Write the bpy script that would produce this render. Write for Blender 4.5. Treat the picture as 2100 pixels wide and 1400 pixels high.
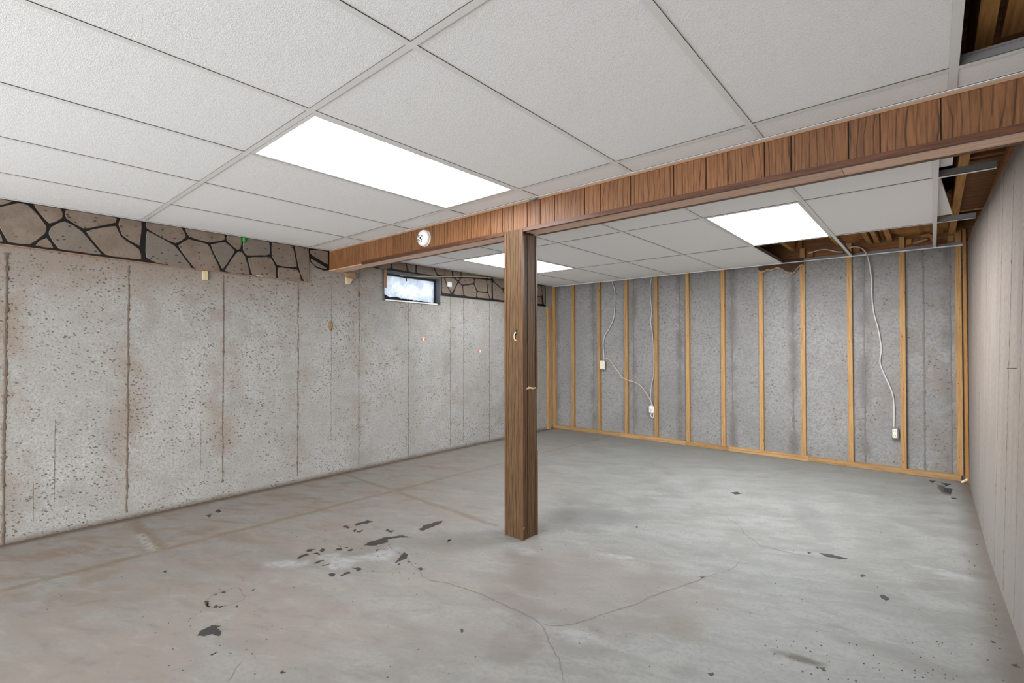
import bpy, bmesh, math, random
from mathutils import Vector, Matrix, noise as mnoise

for o in list(bpy.data.objects):
    bpy.data.objects.remove(o, do_unlink=True)
scene = bpy.context.scene
COL = scene.collection
R = random.Random(7)

# ------------------------------------------------------------------ camera
FPX, YAW, PIT, ROL = 1000.49, 0.71167, 0.012845, -0.001325
CAM = Vector((4.2203, 0.0, 1.1719))
_r = Vector((math.cos(YAW), math.sin(YAW), 0)); _f = Vector((-math.sin(YAW), math.cos(YAW), 0)); _u = Vector((0, 0, 1))
FW = _f*math.cos(PIT) + _u*math.sin(PIT); _u2 = _u*math.cos(PIT) - _f*math.sin(PIT)
RT = _r*math.cos(ROL) + _u2*math.sin(ROL); UP = _u2*math.cos(ROL) - _r*math.sin(ROL)
cam_data = bpy.data.cameras.new('camera'); cam = bpy.data.objects.new('camera', cam_data); COL.objects.link(cam)
cam_data.sensor_width = 36.0; cam_data.sensor_fit = 'HORIZONTAL'; cam_data.lens = FPX/2100*36.0
cam_data.clip_start = 0.02; cam_data.clip_end = 100
m = Matrix(((RT.x, UP.x, -FW.x, CAM.x), (RT.y, UP.y, -FW.y, CAM.y), (RT.z, UP.z, -FW.z, CAM.z), (0, 0, 0, 1)))
cam.matrix_world = m
scene.camera = cam

# ------------------------------------------------------------------ world, exposure
w = bpy.data.worlds.new('world'); scene.world = w; w.use_nodes = True
w.node_tree.nodes['Background'].inputs[0].default_value = (0.92, 0.95, 1.0, 1)
w.node_tree.nodes['Background'].inputs[1].default_value = 2.3
vs = scene.view_settings
vs.view_transform = 'Standard'; vs.look = 'None'; vs.gamma = 1.0; vs.use_curve_mapping = False
vs.exposure = 0.36
P_NEAR, P_FAR, P_CORNER, P_ADDED_REAR = 12.5, 36.0, 10.0, 4.0  # rear panels are unseen, added to brighten the room
ADDED_DOOR = (.35, 4.15, .05, 2.0)      # unseen doors added behind the viewer to carry the fill light: x0, x1, z0, z1
al = bpy.data.lights.new('added_fill', 'AREA'); al.shape = 'RECTANGLE'; al.size = ADDED_DOOR[1]-ADDED_DOOR[0]; al.size_y = ADDED_DOOR[3]-ADDED_DOOR[2]
al.energy = 205.0; al.color = (.94, .985, 1.02)
alo = bpy.data.objects.new('added_fill', al); COL.objects.link(alo)  # fill light added behind the viewer to lift ceiling and walls
alo.location = ((ADDED_DOOR[0]+ADDED_DOOR[1])/2, -3.42, (ADDED_DOOR[2]+ADDED_DOOR[3])/2); alo.rotation_euler = (math.radians(90), 0, 0)

# ------------------------------------------------------------------ measured places
ZC = 2.068          # underside of the suspended ceiling
XR, YB, YF = 4.46, 5.84, -3.4
def _ray(u, v): return RT*((u-1050)/FPX) + UP*((700-v)/FPX) + FW
def atx(u, v, x): d = _ray(u, v); return CAM + d*((x-CAM.x)/d.x)
def aty(u, v, y): d = _ray(u, v); return CAM + d*((y-CAM.y)/d.y)
def atz(u, v, z): d = _ray(u, v); return CAM + d*((z-CAM.z)/d.z)
def wall_right_x(y, z):
    yb = min(max(y, 2.4), 6)
    b = 4.447 + max(0, 3.8-yb)*0.022
    t = 4.462 + max(0, 5.2-yb)*0.029
    return b + (t-b)*z/2.1

# ------------------------------------------------------------------ material kit
def lin(c): return tuple(((v/255)/12.92 if v/255 <= .04045 else ((v/255+.055)/1.055)**2.4) for v in c) + (1.0,)
class NT:
    def __init__(s, name, rough=.8, spec=.3):
        s.m = bpy.data.materials.new(name); s.m.use_nodes = True
        s.t = s.m.node_tree; s.b = s.t.nodes['Principled BSDF']
        s.b.inputs['Roughness'].default_value = rough
        s.b.inputs['Specular IOR Level'].default_value = spec
    def n(s, k, **kw):
        x = s.t.nodes.new(k)
        for a, v in kw.items(): setattr(x, a, v)
        return x
    def put(s, inp, v):
        if v is None: return
        if hasattr(v, 'is_linked') or hasattr(v, 'links'): s.t.links.new(v, inp)
        else: inp.default_value = v
    def pos(s): return s.n('ShaderNodeNewGeometry').outputs['Position']
    def obj(s): return s.n('ShaderNodeTexCoord').outputs['Object']
    def rnd(s): return s.n('ShaderNodeObjectInfo').outputs['Random']
    def sep(s, v):
        x = s.n('ShaderNodeSeparateXYZ'); s.put(x.inputs[0], v); return x.outputs
    def comb(s, a, b, c):
        x = s.n('ShaderNodeCombineXYZ')
        for i, v in enumerate((a, b, c)): s.put(x.inputs[i], v)
        return x.outputs[0]
    def m2(s, op, a, b=None, c=None, clamp=False):
        x = s.n('ShaderNodeMath', operation=op); x.use_clamp = clamp
        s.put(x.inputs[0], a); s.put(x.inputs[1], b); s.put(x.inputs[2], c)
        return x.outputs[0]
    def vm(s, op, a, b):
        x = s.n('ShaderNodeVectorMath', operation=op); s.put(x.inputs[0], a); s.put(x.inputs[1], b); return x.outputs[0]
    def noise(s, v, sc, det=4, ro=.55, dist=0):
        x = s.n('ShaderNodeTexNoise'); s.put(x.inputs['Vector'], v); x.inputs['Scale'].default_value = sc
        x.inputs['Detail'].default_value = det; x.inputs['Roughness'].default_value = ro; x.inputs['Distortion'].default_value = dist
        return x.outputs['Fac']
    def vor(s, v, sc, feature='F1', rnd=1.0):
        x = s.n('ShaderNodeTexVoronoi', feature=feature); s.put(x.inputs['Vector'], v); x.inputs['Scale'].default_value = sc
        x.inputs['Randomness'].default_value = rnd
        return x.outputs
    def wave(s, v, sc, dist, det=2, dsc=1.0, direction='X'):
        x = s.n('ShaderNodeTexWave', wave_type='BANDS', bands_direction=direction); s.put(x.inputs['Vector'], v)
        x.inputs['Scale'].default_value = sc; x.inputs['Distortion'].default_value = dist; x.inputs['Detail'].default_value = det
        x.inputs['Detail Scale'].default_value = dsc
        return x.outputs['Fac']
    def map(s, f, a, b, c=0.0, d=1.0, smooth=True):
        x = s.n('ShaderNodeMapRange', interpolation_type='SMOOTHSTEP' if smooth else 'LINEAR')
        s.put(x.inputs[0], f)
        for i, v in enumerate((a, b, c, d)): s.put(x.inputs[i+1], v)
        return x.outputs[0]
    def mix(s, f, a, b, mode='MIX'):
        x = s.n('ShaderNodeMix', data_type='RGBA', blend_type=mode)
        s.put(x.inputs['Factor'], f); s.put(x.inputs['A'], a); s.put(x.inputs['B'], b); return x.outputs['Result']
    def bump(s, h, st=.3, dist=.01):
        x = s.n('ShaderNodeBump'); s.put(x.inputs['Height'], h); x.inputs['Strength'].default_value = st; x.inputs['Distance'].default_value = dist
        s.t.links.new(x.outputs[0], s.b.inputs['Normal'])
    def tone(s, col, f): return s.mix(1.0, col, (f[0], f[1], f[2], 1.0), 'MULTIPLY')
    def done(s, col): s.put(s.b.inputs['Base Color'], col); return s.m

def plain(name, c, rough=.7, spec=.3, var=0, metal=0.0):
    k = NT(name, rough, spec); k.b.inputs['Metallic'].default_value = metal
    if not var: return k.done(lin(c))
    p = k.obj(); n = k.noise(p, 14, 5)
    c2 = tuple(max(0, v-var) for v in c)
    return k.done(k.mix(n, lin(c2), lin(c)))

def wood(name, light, dark, along, across=55, cath=.5, rough=.55, knots=False, spec=.3, wav=.05):
    """grain runs along axis 'along'; the other two axes are mixed into the across coordinate"""
    k = NT(name, rough, spec)
    p = k.pos(); r = k.rnd()
    o = k.sep(p); idx = 'xyz'.index(along); oth = [i for i in range(3) if i != idx]
    ac = k.m2('ADD', o[oth[0]], o[oth[1]]) if along == 'z' else k.m2('ADD', k.m2('MULTIPLY', o[oth[0]], 1.0), k.m2('MULTIPLY', o[oth[1]], .83))
    ac = k.m2('ADD', ac, k.m2('MULTIPLY', r, 31.7)); al = k.m2('ADD', o[idx], k.m2('MULTIPLY', r, 17.3))
    v1 = k.comb(k.m2('MULTIPLY', ac, across), k.m2('MULTIPLY', al, across*.055), 0.0)
    fine = k.noise(v1, 1.6, 6, .65, .3)
    v2 = k.comb(k.m2('MULTIPLY', ac, across*.33), k.m2('MULTIPLY', al, across*wav), 0.0)
    ring = k.wave(v2, .55, 9.0, 3, .55)
    line = k.m2('MULTIPLY', k.map(ring, .0, .13, 1.0, 0.0), k.map(k.noise(v1, .7, 3), .3, .6, .25, 1.0))
    col = k.mix(k.map(fine, .35, .72), lin(light), lin(dark))
    mid = tuple(int(a*.55+b*.45) for a, b in zip(dark, dark))
    col = k.mix(k.m2('MULTIPLY', line, cath), col, lin(tuple(int(v*.55) for v in dark)))
    br = k.map(r, 0, 1, .84, 1.12, False)
    col = k.mix(1.0, col, k.comb(br, br, br), 'MULTIPLY')
    if knots:
        vo = k.vor(k.comb(k.m2('MULTIPLY', ac, 26), k.m2('MULTIPLY', al, 5.5), 0.0), 1.0)
        kn = k.m2('MULTIPLY', k.map(vo[0], .06, .12, 1, 0), k.map(k.sep(vo[1])[0], .55, .6))
        col = k.mix(kn, col, lin((84, 50, 26)))
    k.bump(fine, .12, .004)
    return k.done(col)

# concrete of the long left wall -------------------------------------------------
def concrete_left():
    k = NT('pitted_concrete', .9, .2); p = k.pos(); x, y, z = k.sep(p)
    big = k.noise(p, 1.3, 5, .6); mid = k.noise(p, 6, 5, .6); fine = k.noise(p, 70, 5, .6)
    g = k.mix(k.map(big, .35, .65), lin((204, 204, 202)), lin((220, 220, 218)))
    g = k.mix(k.map(fine, .35, .7), g, lin((186, 184, 181)))
    g = k.mix(k.m2('MULTIPLY', k.map(mid, .42, .66), .5), g, lin((190, 184, 178)))
    # tan blotches hugging the form seams and under the panelling, strongest towards the near end
    d = k.m2('ABSOLUTE', k.m2('SUBTRACT', k.m2('FRACT', k.m2('DIVIDE', k.m2('SUBTRACT', y, -.067), .5966)), .5))
    seam = k.map(d, .0, .33, 1.0, 0.0)
    nb = k.map(k.noise(p, 2.6, 7, .68, .5), .40, .58)
    near = k.map(y, 0.0, 4.2, 1.0, .35)
    top = k.map(k.m2('ADD', z, k.m2('MULTIPLY', mid, .35)), 1.55, 1.95)
    low = k.map(z, .0, .5, .25, 1.0)
    mk = k.m2('MULTIPLY', k.m2('MAXIMUM', k.m2('MULTIPLY', k.m2('MULTIPLY', seam, nb), low), top), near)
    g = k.mix(k.m2('MULTIPLY', mk, .85), g, lin((176, 159, 146)))
    # dark grey damp clouds
    g = k.mix(k.m2('MULTIPLY', k.map(k.noise(k.vm('ADD', p, (3, 7, 1)), 1.9, 6, .65), .52, .72), .5), g, lin((162, 160, 157)))
    # bug holes, smeared along the pour
    q = k.comb(0.0, k.m2('ADD', y, k.m2('MULTIPLY', z, .3)), k.m2('MULTIPLY', z, 1.45))
    q = k.vm('ADD', q, k.comb(0.0, k.m2('MULTIPLY', k.noise(p, 35, 3), .03), k.m2('MULTIPLY', k.noise(k.vm('ADD', p, (9, 9, 9)), 35, 3), .03)))
    vo = k.vor(q, 56); dens = k.map(k.noise(p, 2.6, 4, .6), .34, .6, .12, .36)
    pit1 = k.map(k.m2('SUBTRACT', vo[0], k.m2('MULTIPLY', dens, k.sep(vo[1])[0])), .0, .07, 1.0, 0.0)
    pit1 = k.m2('MULTIPLY', pit1, k.map(k.sep(vo[1])[1], .2, .3))
    vo2 = k.vor(q, 125); pit2 = k.m2('MULTIPLY', k.map(vo2[0], .14, .34, 1.0, 0.0), k.map(k.sep(vo2[1])[0], .35, .45))
    vo3 = k.vor(q, 24); pit3 = k.m2('MULTIPLY', k.map(k.m2('ADD', vo3[0], k.m2('MULTIPLY', fine, .12)), .10, .19, 1.0, 0.0), k.map(k.sep(vo3[1])[2], .62, .66))
    pit = k.m2('MAXIMUM', k.m2('MAXIMUM', k.m2('MULTIPLY', pit1, .9), k.m2('MULTIPLY', pit2, .75)), k.m2('MULTIPLY', pit3, .8))
    g = k.mix(k.m2('MULTIPLY', pit, .85), g, lin((98, 88, 79)))
    # brown damp foot of the wall
    ft = k.map(k.m2('ADD', z, k.m2('MULTIPLY', mid, .05)), .02, .07, 1.0, 0.0)
    g = k.mix(k.m2('MULTIPLY', ft, .75), g, lin((122, 106, 93)))
    k.bump(k.m2('SUBTRACT', k.m2('MULTIPLY', fine, .4), pit), .45, .006)
    return k.done(k.tone(g, (.635, .625, .605)))

def concrete_back():
    k = NT('grey_concrete', .9, .2); p = k.pos(); x, y, z = k.sep(p)
    mid = k.noise(p, 5, 5, .6); fine = k.noise(p, 60, 5, .6)
    g = k.mix(k.map(k.noise(p, 1.4, 4), .35, .65), lin((190, 189, 187)), lin((208, 207, 205)))
    g = k.mix(k.map(fine, .35, .7), g, lin((174, 172, 170)))
    d = k.m2('ABSOLUTE', k.m2('SUBTRACT', k.m2('FRACT', k.m2('DIVIDE', k.m2('SUBTRACT', x, .363), .6095)), .5))
    sm = k.m2('MULTIPLY', k.map(d, .0, .13, 1.0, 0.0), k.map(k.noise(k.comb(x, y, k.m2('MULTIPLY', z, 1.0)), 4.5, 5, .6), .36, .62))
    g = k.mix(k.m2('MULTIPLY', sm, .8), g, lin((146, 138, 134)))
    g = k.mix(k.m2('MULTIPLY', k.map(x, 2.8, 4.4), k.m2('MULTIPLY', k.map(mid, .45, .65), .6)), g, lin((176, 162, 154)))
    q = k.comb(k.m2('ADD', x, k.m2('MULTIPLY', z, -.5)), 0.0, k.m2('MULTIPLY', z, 1.5))
    vo = k.vor(q, 30); pit = k.m2('MULTIPLY', k.map(k.m2('SUBTRACT', vo[0], k.m2('MULTIPLY', k.map(mid, .35, .65), .16)), .03, .11, 1.0, 0.0), k.map(k.sep(vo[1])[0], .35, .42))
    vo2 = k.vor(q, 70); pit2 = k.m2('MULTIPLY', k.map(vo2[0], .12, .27, 1, 0), k.map(k.sep(vo2[1])[0], .6, .66))
    g = k.mix(k.m2('MULTIPLY', k.m2('MAXIMUM', pit, k.m2('MULTIPLY', pit2, .6)), .75), g, lin((100, 95, 92)))
    k.bump(k.m2('SUBTRACT', k.m2('MULTIPLY', fine, .4), pit), .4, .006)
    return k.done(k.tone(g, (.50, .49, .48)))

def concrete_right():
    k = NT('beige_board_marked_concrete', .9, .2); p = k.pos(); x, y, z = k.sep(p)
    q = k.comb(0.0, y, k.m2('MULTIPLY', z, .12))
    st = k.noise(q, 9, 5, .6); fine = k.noise(k.comb(0.0, y, k.m2('MULTIPLY', z, .35)), 90, 4)
    g = k.mix(k.map(st, .35, .65), lin((200, 189, 180)), lin((218, 208, 200)))
    g = k.mix(k.map(fine, .4, .75), g, lin((186, 175, 166)))
    g = k.mix(k.m2('MULTIPLY', k.map(k.m2('ADD', z, k.m2('MULTIPLY', st, .5)), .45, .95, 1.0, 0.0), .7), g, lin((200, 200, 197)))
    vo = k.vor(k.comb(0.0, y, k.m2('MULTIPLY', z, .45)), 26)
    pit = k.m2('MULTIPLY', k.map(vo[0], .05, .13, 1, 0), k.map(k.sep(vo[1])[0], .55, .6))
    g = k.mix(k.m2('MULTIPLY', pit, .7), g, lin((118, 104, 94)))
    k.bump(k.m2('SUBTRACT', st, pit), .25, .005)
    return k.done(k.tone(g, (.385, .36, .345)))

def concrete_floor():
    k = NT('stained_concrete', .62, .28); p = k.pos(); x, y, z = k.sep(p)
    # trowelled streaks run along the view-left diagonal
    a = math.radians(25)
    s1 = k.m2('ADD', k.m2('MULTIPLY', x, math.cos(a)), k.m2('MULTIPLY', y, math.sin(a)))
    s2 = k.m2('SUBTRACT', k.m2('MULTIPLY', y, math.cos(a)), k.m2('MULTIPLY', x, math.sin(a)))
    q = k.comb(s1, k.m2('MULTIPLY', s2, 2.2), 0.0)
    big = k.noise(p, .9, 5, .6, .4); st = k.noise(q, 3.2, 7, .62, .8); fine = k.noise(p, 55, 5, .6); med = k.noise(p, 11, 6, .62, .3)
    g = k.mix(k.map(st, .34, .66), lin((166, 164, 161)), lin((189, 188, 186)))
    g = k.mix(k.m2('MULTIPLY', k.map(fine, .4, .75), .5), g, lin((152, 149, 146)))
    # pinkish cast over the near and left half of the slab
    pk = k.map(k.m2('ADD', k.m2('ADD', k.m2('MULTIPLY', x, .8), k.m2('MULTIPLY', y, .55)), k.m2('MULTIPLY', big, -1.6)), 1.0, 3.2, 1.0, 0.0)
    pk = k.m2('MULTIPLY', pk, k.map(k.noise(k.vm('ADD', q, (5, 2, 0)), 2.1, 6, .62, .5), .3, .62, .25, 1.0))
    g = k.mix(k.m2('MULTIPLY', pk, .9), g, lin((180, 166, 158)))
    mo_ = k.noise(k.vm('ADD', q, (11, 4, 0)), 5.5, 7, .68, .7)
    g = k.mix(k.m2('MULTIPLY', k.map(mo_, .5, .7), .5), g, lin((150, 147, 142)))
    g = k.mix(k.m2('MULTIPLY', k.map(mo_, .47, .3), .45), g, lin((198, 195, 190)))
    # rust-brown water marks by the left wall
    br = k.m2('MULTIPLY', k.map(x, .5, 1.9, 1.0, 0.0), k.map(k.noise(k.vm('ADD', q, (1, 9, 0)), 3.0, 6, .65, .6), .46, .66))
    br = k.m2('MULTIPLY', br, k.map(y, 1.6, 4.2, 1.0, .35))
    g = k.mix(k.m2('MULTIPLY', br, .8), g, lin((162, 140, 122)))
    # reddish sweep in front of the post
    def ell(cx, cy, rx, ry, ang=0, edge=.35, nz=.9, src=med):
        ca, sa = math.cos(ang), math.sin(ang)
        dx = k.m2('SUBTRACT', x, cx); dy = k.m2('SUBTRACT', y, cy)
        u = k.m2('DIVIDE', k.m2('ADD', k.m2('MULTIPLY', dx, ca), k.m2('MULTIPLY', dy, sa)), rx)
        v = k.m2('DIVIDE', k.m2('SUBTRACT', k.m2('MULTIPLY', dy, ca), k.m2('MULTIPLY', dx, sa)), ry)
        r = k.m2('SQRT', k.m2('ADD', k.m2('MULTIPLY', u, u), k.m2('MULTIPLY', v, v)))
        r = k.m2('ADD', r, k.m2('MULTIPLY', k.m2('SUBTRACT', src, .5), nz))
        return k.map(r, 1.0-edge, 1.0+edge*.4, 1.0, 0.0)
    c = atz(1230, 1200, 0); g = k.mix(k.m2('MULTIPLY', ell(c.x, c.y, .62, .42, .4, .5, 1.3, st), .45), g, lin((170, 155, 149)))
    c = atz(1060, 1310, 0); g = k.mix(k.m2('MULTIPLY', ell(c.x, c.y, .10, .20, .5, .3, 1.6, st), .3), g, lin((154, 140, 134)))
    c = atz(1090, 1175, 0); g = k.mix(k.m2('MULTIPLY', ell(c.x, c.y, .12, .28, .3, .4, 1.6, st), .3), g, lin((158, 144, 139)))
    c = atz(1210, 1060, 0); g = k.mix(k.m2('MULTIPLY', ell(c.x, c.y, .38, .18, .5, .7, .9), .5), g, lin((140, 139, 138)))
    c = atz(1640, 1350, 0); g = k.mix(k.m2('MULTIPLY', ell(c.x, c.y, .10, .03, .2, .8, 1.4), .75), g, lin((92, 78, 58)))
    c = atz(1660, 1060, 0); g = k.mix(k.m2('MULTIPLY', ell(c.x, c.y, .10, .45, .35, .6, 1.1), .30), g, lin((140, 142, 142)))
    c = atz(1400, 1290, 0); g = k.mix(k.m2('MULTIPLY', ell(c.x, c.y, .10, .10, .2, .8, 1.4), .35), g, lin((150, 136, 104)))
    wisp = k.map(k.noise(q, 14, 6, .7, 1.0), .36, .58, .15, 1.0)
    # pale scuffs and efflorescence
    for (pu, pv, rx, ry, an, amt) in ((589, 1156, .13, .05, .71, .9), (697, 1156, .085, .075, .71, .95), (676, 1140, .06, .05, .71, .8), (730, 1146, .10, .045, .71, .8), (784, 1138, .095, .085, .71, .95), (806, 1128, .05, .06, .71, .8), (1265, 1140, .10, .035, .4, .7),
                                      (1930, 1172, .16, .05, -.15, .6), (1190, 1302, .10, .07, .2, .45), (1080, 1130, .07, .05, .2, .5)):
        c = atz(pu, pv, 0); g = k.mix(k.m2('MULTIPLY', k.m2('MULTIPLY', ell(c.x, c.y, rx, ry, an, .6, 1.9), wisp), amt), g, lin((212, 212, 216)))
    c = atz(1935, 1003, 0); g = k.mix(k.m2('MULTIPLY', ell(c.x, c.y, .035, .20, .1, .5, 1.6), .85), g, lin((78, 76, 76)))
    # tan glue lines left by old partitions
    wob = k.m2('MULTIPLY', k.m2('SUBTRACT', k.noise(p, 5, 4), .5), .05)
    def lineY(x0, sl, w, y0, y1):   # runs along y
        dd = k.m2('ABSOLUTE', k.m2('ADD', k.m2('SUBTRACT', x, k.m2('ADD', k.m2('MULTIPLY', y, sl), x0)), wob))
        e = k.m2('MULTIPLY', k.map(y, y0-.03, y0+.03), k.map(y, y1-.03, y1+.03, 1.0, 0.0))
        return k.m2('MULTIPLY', k.map(dd, w*.5, w*1.5, 1.0, 0.0), e)
    def lineX(y0, sl, w, x0, x1):
        dd = k.m2('ABSOLUTE', k.m2('ADD', k.m2('SUBTRACT', y, k.m2('ADD', k.m2('MULTIPLY', x, sl), y0)), wob))
        e = k.m2('MULTIPLY', k.map(x, x0-.03, x0+.03), k.map(x, x1-.06, x1+.06, 1.0, 0.0))
        return k.m2('MULTIPLY', k.map(dd, w*.5, w*1.5, 1.0, 0.0), e)
    gl = k.m2('MAXIMUM', lineY(.79, .030, .026, -3, 5.8), lineX(2.43, -.025, .024, .08, 2.05))
    gl = k.m2('MAXIMUM', gl, lineX(.838, 0.0, .034, .08, .82))
    gl = k.m2('MULTIPLY', gl, k.map(k.noise(p, 13, 5, .7), .32, .56, .25, 1.0))
    g = k.mix(k.m2('MULTIPLY', gl, k.map(y, 1.0, 5.0, .7, .4)), g, lin((156, 134, 108)))
    wp = k.m2('MULTIPLY', lineX(.800, 0.0, .026, .42, .80), k.map(k.noise(p, 34, 4, .7), .40, .55)); g = k.mix(k.m2('MULTIPLY', wp, .9), g, lin((206, 202, 196)))
    # dirt against the right and left walls
    dr = k.m2('MULTIPLY', k.map(k.m2('ADD', x, k.m2('MULTIPLY', k.noise(p, 7, 5, .7), .10)), 4.36, 4.50), .75); g = k.mix(dr, g, lin((128, 114, 100)))
    dl = k.m2('MULTIPLY', k.map(k.m2('ADD', x, k.m2('MULTIPLY', k.noise(p, 9, 5, .7), -.10)), -.02, .06, 1.0, 0.0), .8); g = k.mix(dl, g, lin((120, 98, 80)))
    vo = k.vor(p, 20); sp = k.m2('MULTIPLY', k.map(vo[0], .03, .09, 1, 0), k.map(k.sep(vo[1])[0], .86, .88)); g = k.mix(sp, g, lin((70, 66, 62)))
    k.bump(k.m2('ADD', k.m2('MULTIPLY', fine, .4), k.m2('MULTIPLY', med, .6)), .12, .004)
    k.put(k.b.inputs['Roughness'], k.map(st, .3, .7, .5, .68))
    return k.done(k.tone(g, (.47, .47, .455)))

def tile_mat():
    k = NT('ceiling_tile_white', .9, .25); p = k.pos()
    n1 = k.noise(p, 95, 3, .6, 2.2); n2 = k.noise(p, 22, 4, .6)
    h = k.m2('MULTIPLY', k.map(n1, .42, .62), k.map(n2, .3, .7, .4, 1.0))
    g = k.mix(k.map(n1, .58, .72), lin((249, 249, 249)), lin((236, 236, 235)))
    k.bump(h, .30, .004)
    return k.done(g)

def stone_mat():
    k = NT('faux_stone_print', .6, .3); p = k.pos(); r = k.rnd(); x, y, z = k.sep(p)
    g = k.mix(k.map(k.noise(p, 9, 5, .6), .3, .7), lin((120, 103, 90)), lin((136, 121, 108)))
    g = k.mix(k.m2('MULTIPLY', k.map(r, .5, .95), .6), g, lin((118, 115, 108)))
    g = k.mix(k.m2('MULTIPLY', k.map(k.noise(p, 70, 4, .7), .5, .75), .6), g, lin((94, 82, 72)))
    q = k.comb(0.0, k.m2('ADD', k.m2('MULTIPLY', y, 1.4), k.m2('MULTIPLY', z, .6)), k.m2('SUBTRACT', k.m2('MULTIPLY', z, 2.4), k.m2('MULTIPLY', y, .4)))
    vo = k.vor(q, 17); fl = k.m2('MULTIPLY', k.map(k.m2('ADD', vo[0], k.m2('MULTIPLY', k.noise(p, 60, 2), .2)), .28, .34, 1, 0), k.map(k.sep(vo[1])[0], .55, .6))
    g = k.mix(k.m2('MULTIPLY', fl, .85), g, lin((52, 40, 33)))
    k.bump(k.noise(p, 60, 4), .2, .003)
    return k.done(g)

M = {}
M['left'] = concrete_left(); M['back'] = concrete_back(); M['right'] = concrete_right(); M['floor'] = concrete_floor()
M['tile'] = tile_mat(); M['stone'] = stone_mat()
M['tee'] = plain('painted_steel_white', (236, 236, 234), .45, .4)
M['tee_shade'] = plain('tee_edge_shadow', (70, 66, 62), .6, .3)  # shadow line beside each tee, painted as a dark flange edge
M['steel'] = plain('bare_grey_steel', (122, 120, 120), .45, .5, 10)
M['panel'] = wood('walnut_print_panel', (135, 91, 56), (98, 62, 36), 'z', 62, .8, .5, spec=.3, wav=.12)
M['post_panel'] = wood('oak_print_panel', (104, 80, 54), (76, 53, 33), 'z', 70, .8, .6, spec=.2, wav=.075)
M['mould_x'] = wood('dark_moulding_long', (98, 62, 42), (72, 42, 28), 'x', 60, .2, .4)
M['mould_z'] = wood('dark_moulding_upright', (104, 72, 48), (74, 48, 32), 'z', 60, .2, .4)
M['soffit'] = wood('pale_brown_soffit', (226, 192, 168), (200, 164, 140), 'x', 40, .2, .5)
M['stud'] = wood('pine_stud', (180, 142, 93), (156, 112, 66), 'z', 45, .2, .65, True)
M['stud_dark'] = wood('orange_pine_stud', (172, 122, 62), (140, 92, 42), 'z', 45, .2, .65)
M['plate'] = wood('pine_plate', (178, 142, 95), (154, 112, 70), 'x', 45, .25, .65, True)
M['joist'] = wood('brown_joist', (196, 148, 92), (160, 112, 62), 'y', 40, .2, .7)
M['block'] = wood('red_brown_block', (150, 96, 54), (112, 66, 36), 'x', 40, .2, .7)
M['ply'] = wood('brown_plywood', (134, 94, 56), (104, 70, 40), 'x', 18, .2, .7)
M['black'] = plain('black_joint', (22, 19, 18), .6, .3)
M['tar'] = plain('dried_black_adhesive', (62, 60, 58), .7, .35, 22)
M['crack'] = plain('crack_grey', (112, 106, 102), .9, .1)  # dark grey of the slab cracks and the ring mark
M['seam'] = plain('brown_form_seam', (138, 125, 113), .95, .1, 50)
M['seam_grey'] = plain('grey_form_seam', (138, 134, 131), .95, .1, 40)
M['seam_beige'] = plain('beige_form_seam', (138, 124, 113), .95, .1, 30)
M['white'] = plain('white_plastic', (232, 232, 230), .4, .4)
M['cream'] = plain('cream_plastic', (226, 220, 198), .45, .4)
M['cable'] = plain('grey_white_cable', (196, 192, 186), .5, .3)
M['cable_pink'] = plain('pinkish_cable', (196, 172, 156), .5, .3)
M['paper'] = plain('dark_kraft_paper', (92, 74, 60), .85, .2, 28)
M['paper_edge'] = plain('tan_torn_edge', (196, 170, 134), .9, .2, 30)
M['kraft'] = plain('brown_kraft_facing', (178, 128, 78), .6, .3, 60)
M['frame'] = plain('grey_window_steel', (96, 100, 106), .5, .4, 20)
M['frame_dark'] = plain('black_window_steel', (40, 41, 46), .5, .4)
M['shim'] = plain('raw_pale_wood', (220, 200, 164), .7, .2, 22)
M['brownwood'] = plain('weathered_brown_wood', (170, 134, 108), .7, .2, 22)
M['green'] = plain('bright_green_blob', (40, 190, 70), .5, .3)
M['soil'] = plain('wet_soil', (58, 60, 66), .9, .1, 20)
M['foam'] = plain('rusty_tan_clump', (178, 152, 112), .9, .1, 60)
M['red'] = plain('red_print', (206, 120, 104), .6, .2)
M['brass'] = plain('dull_nail', (70, 62, 58), .5, .5)
M['slot'] = plain('dark_slot', (24, 24, 26), .6, .2)
def emit_mat(nm, pw):
    k = NT(nm, .5, .2)
    k.b.inputs['Base Color'].default_value = (.85, .85, .85, 1)
    k.b.inputs['Emission Color'].default_value = (.94, .98, 1.02, 1); k.b.inputs['Emission Strength'].default_value = pw
    return k.m
M['lit_near'] = emit_mat('lit_diffuser', P_NEAR); M['lit_far'] = emit_mat('lit_diffuser_bright', P_FAR); M['lit_corner'] = emit_mat('lit_diffuser_corner', P_CORNER); M['lit_added_rear'] = emit_mat('added_diffuser_rear', P_ADDED_REAR)
def pane_mat():
    k = NT('frosted_dirty_pane', .4, .4); p = k.pos()
    n = k.noise(p, 9, 6, .65); n2 = k.noise(p, 60, 4)
    c = k.mix(k.map(n, .35, .65), lin((240, 243, 246)), lin((206, 213, 219)))
    c = k.mix(k.map(n2, .5, .75), c, lin((190, 198, 206)))
    tr = k.n('ShaderNodeBsdfTranslucent'); k.put(tr.inputs['Color'], c)
    mx = k.n('ShaderNodeMixShader'); mx.inputs[0].default_value = .85
    k.b.inputs['Base Color'].default_value = lin((200, 205, 208)); k.t.links.new(k.b.outputs[0], mx.inputs[1]); k.t.links.new(tr.outputs[0], mx.inputs[2])
    k.t.links.new(mx.outputs[0], k.t.nodes['Material Output'].inputs['Surface'])
    return k.m
M['pane'] = pane_mat()

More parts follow.
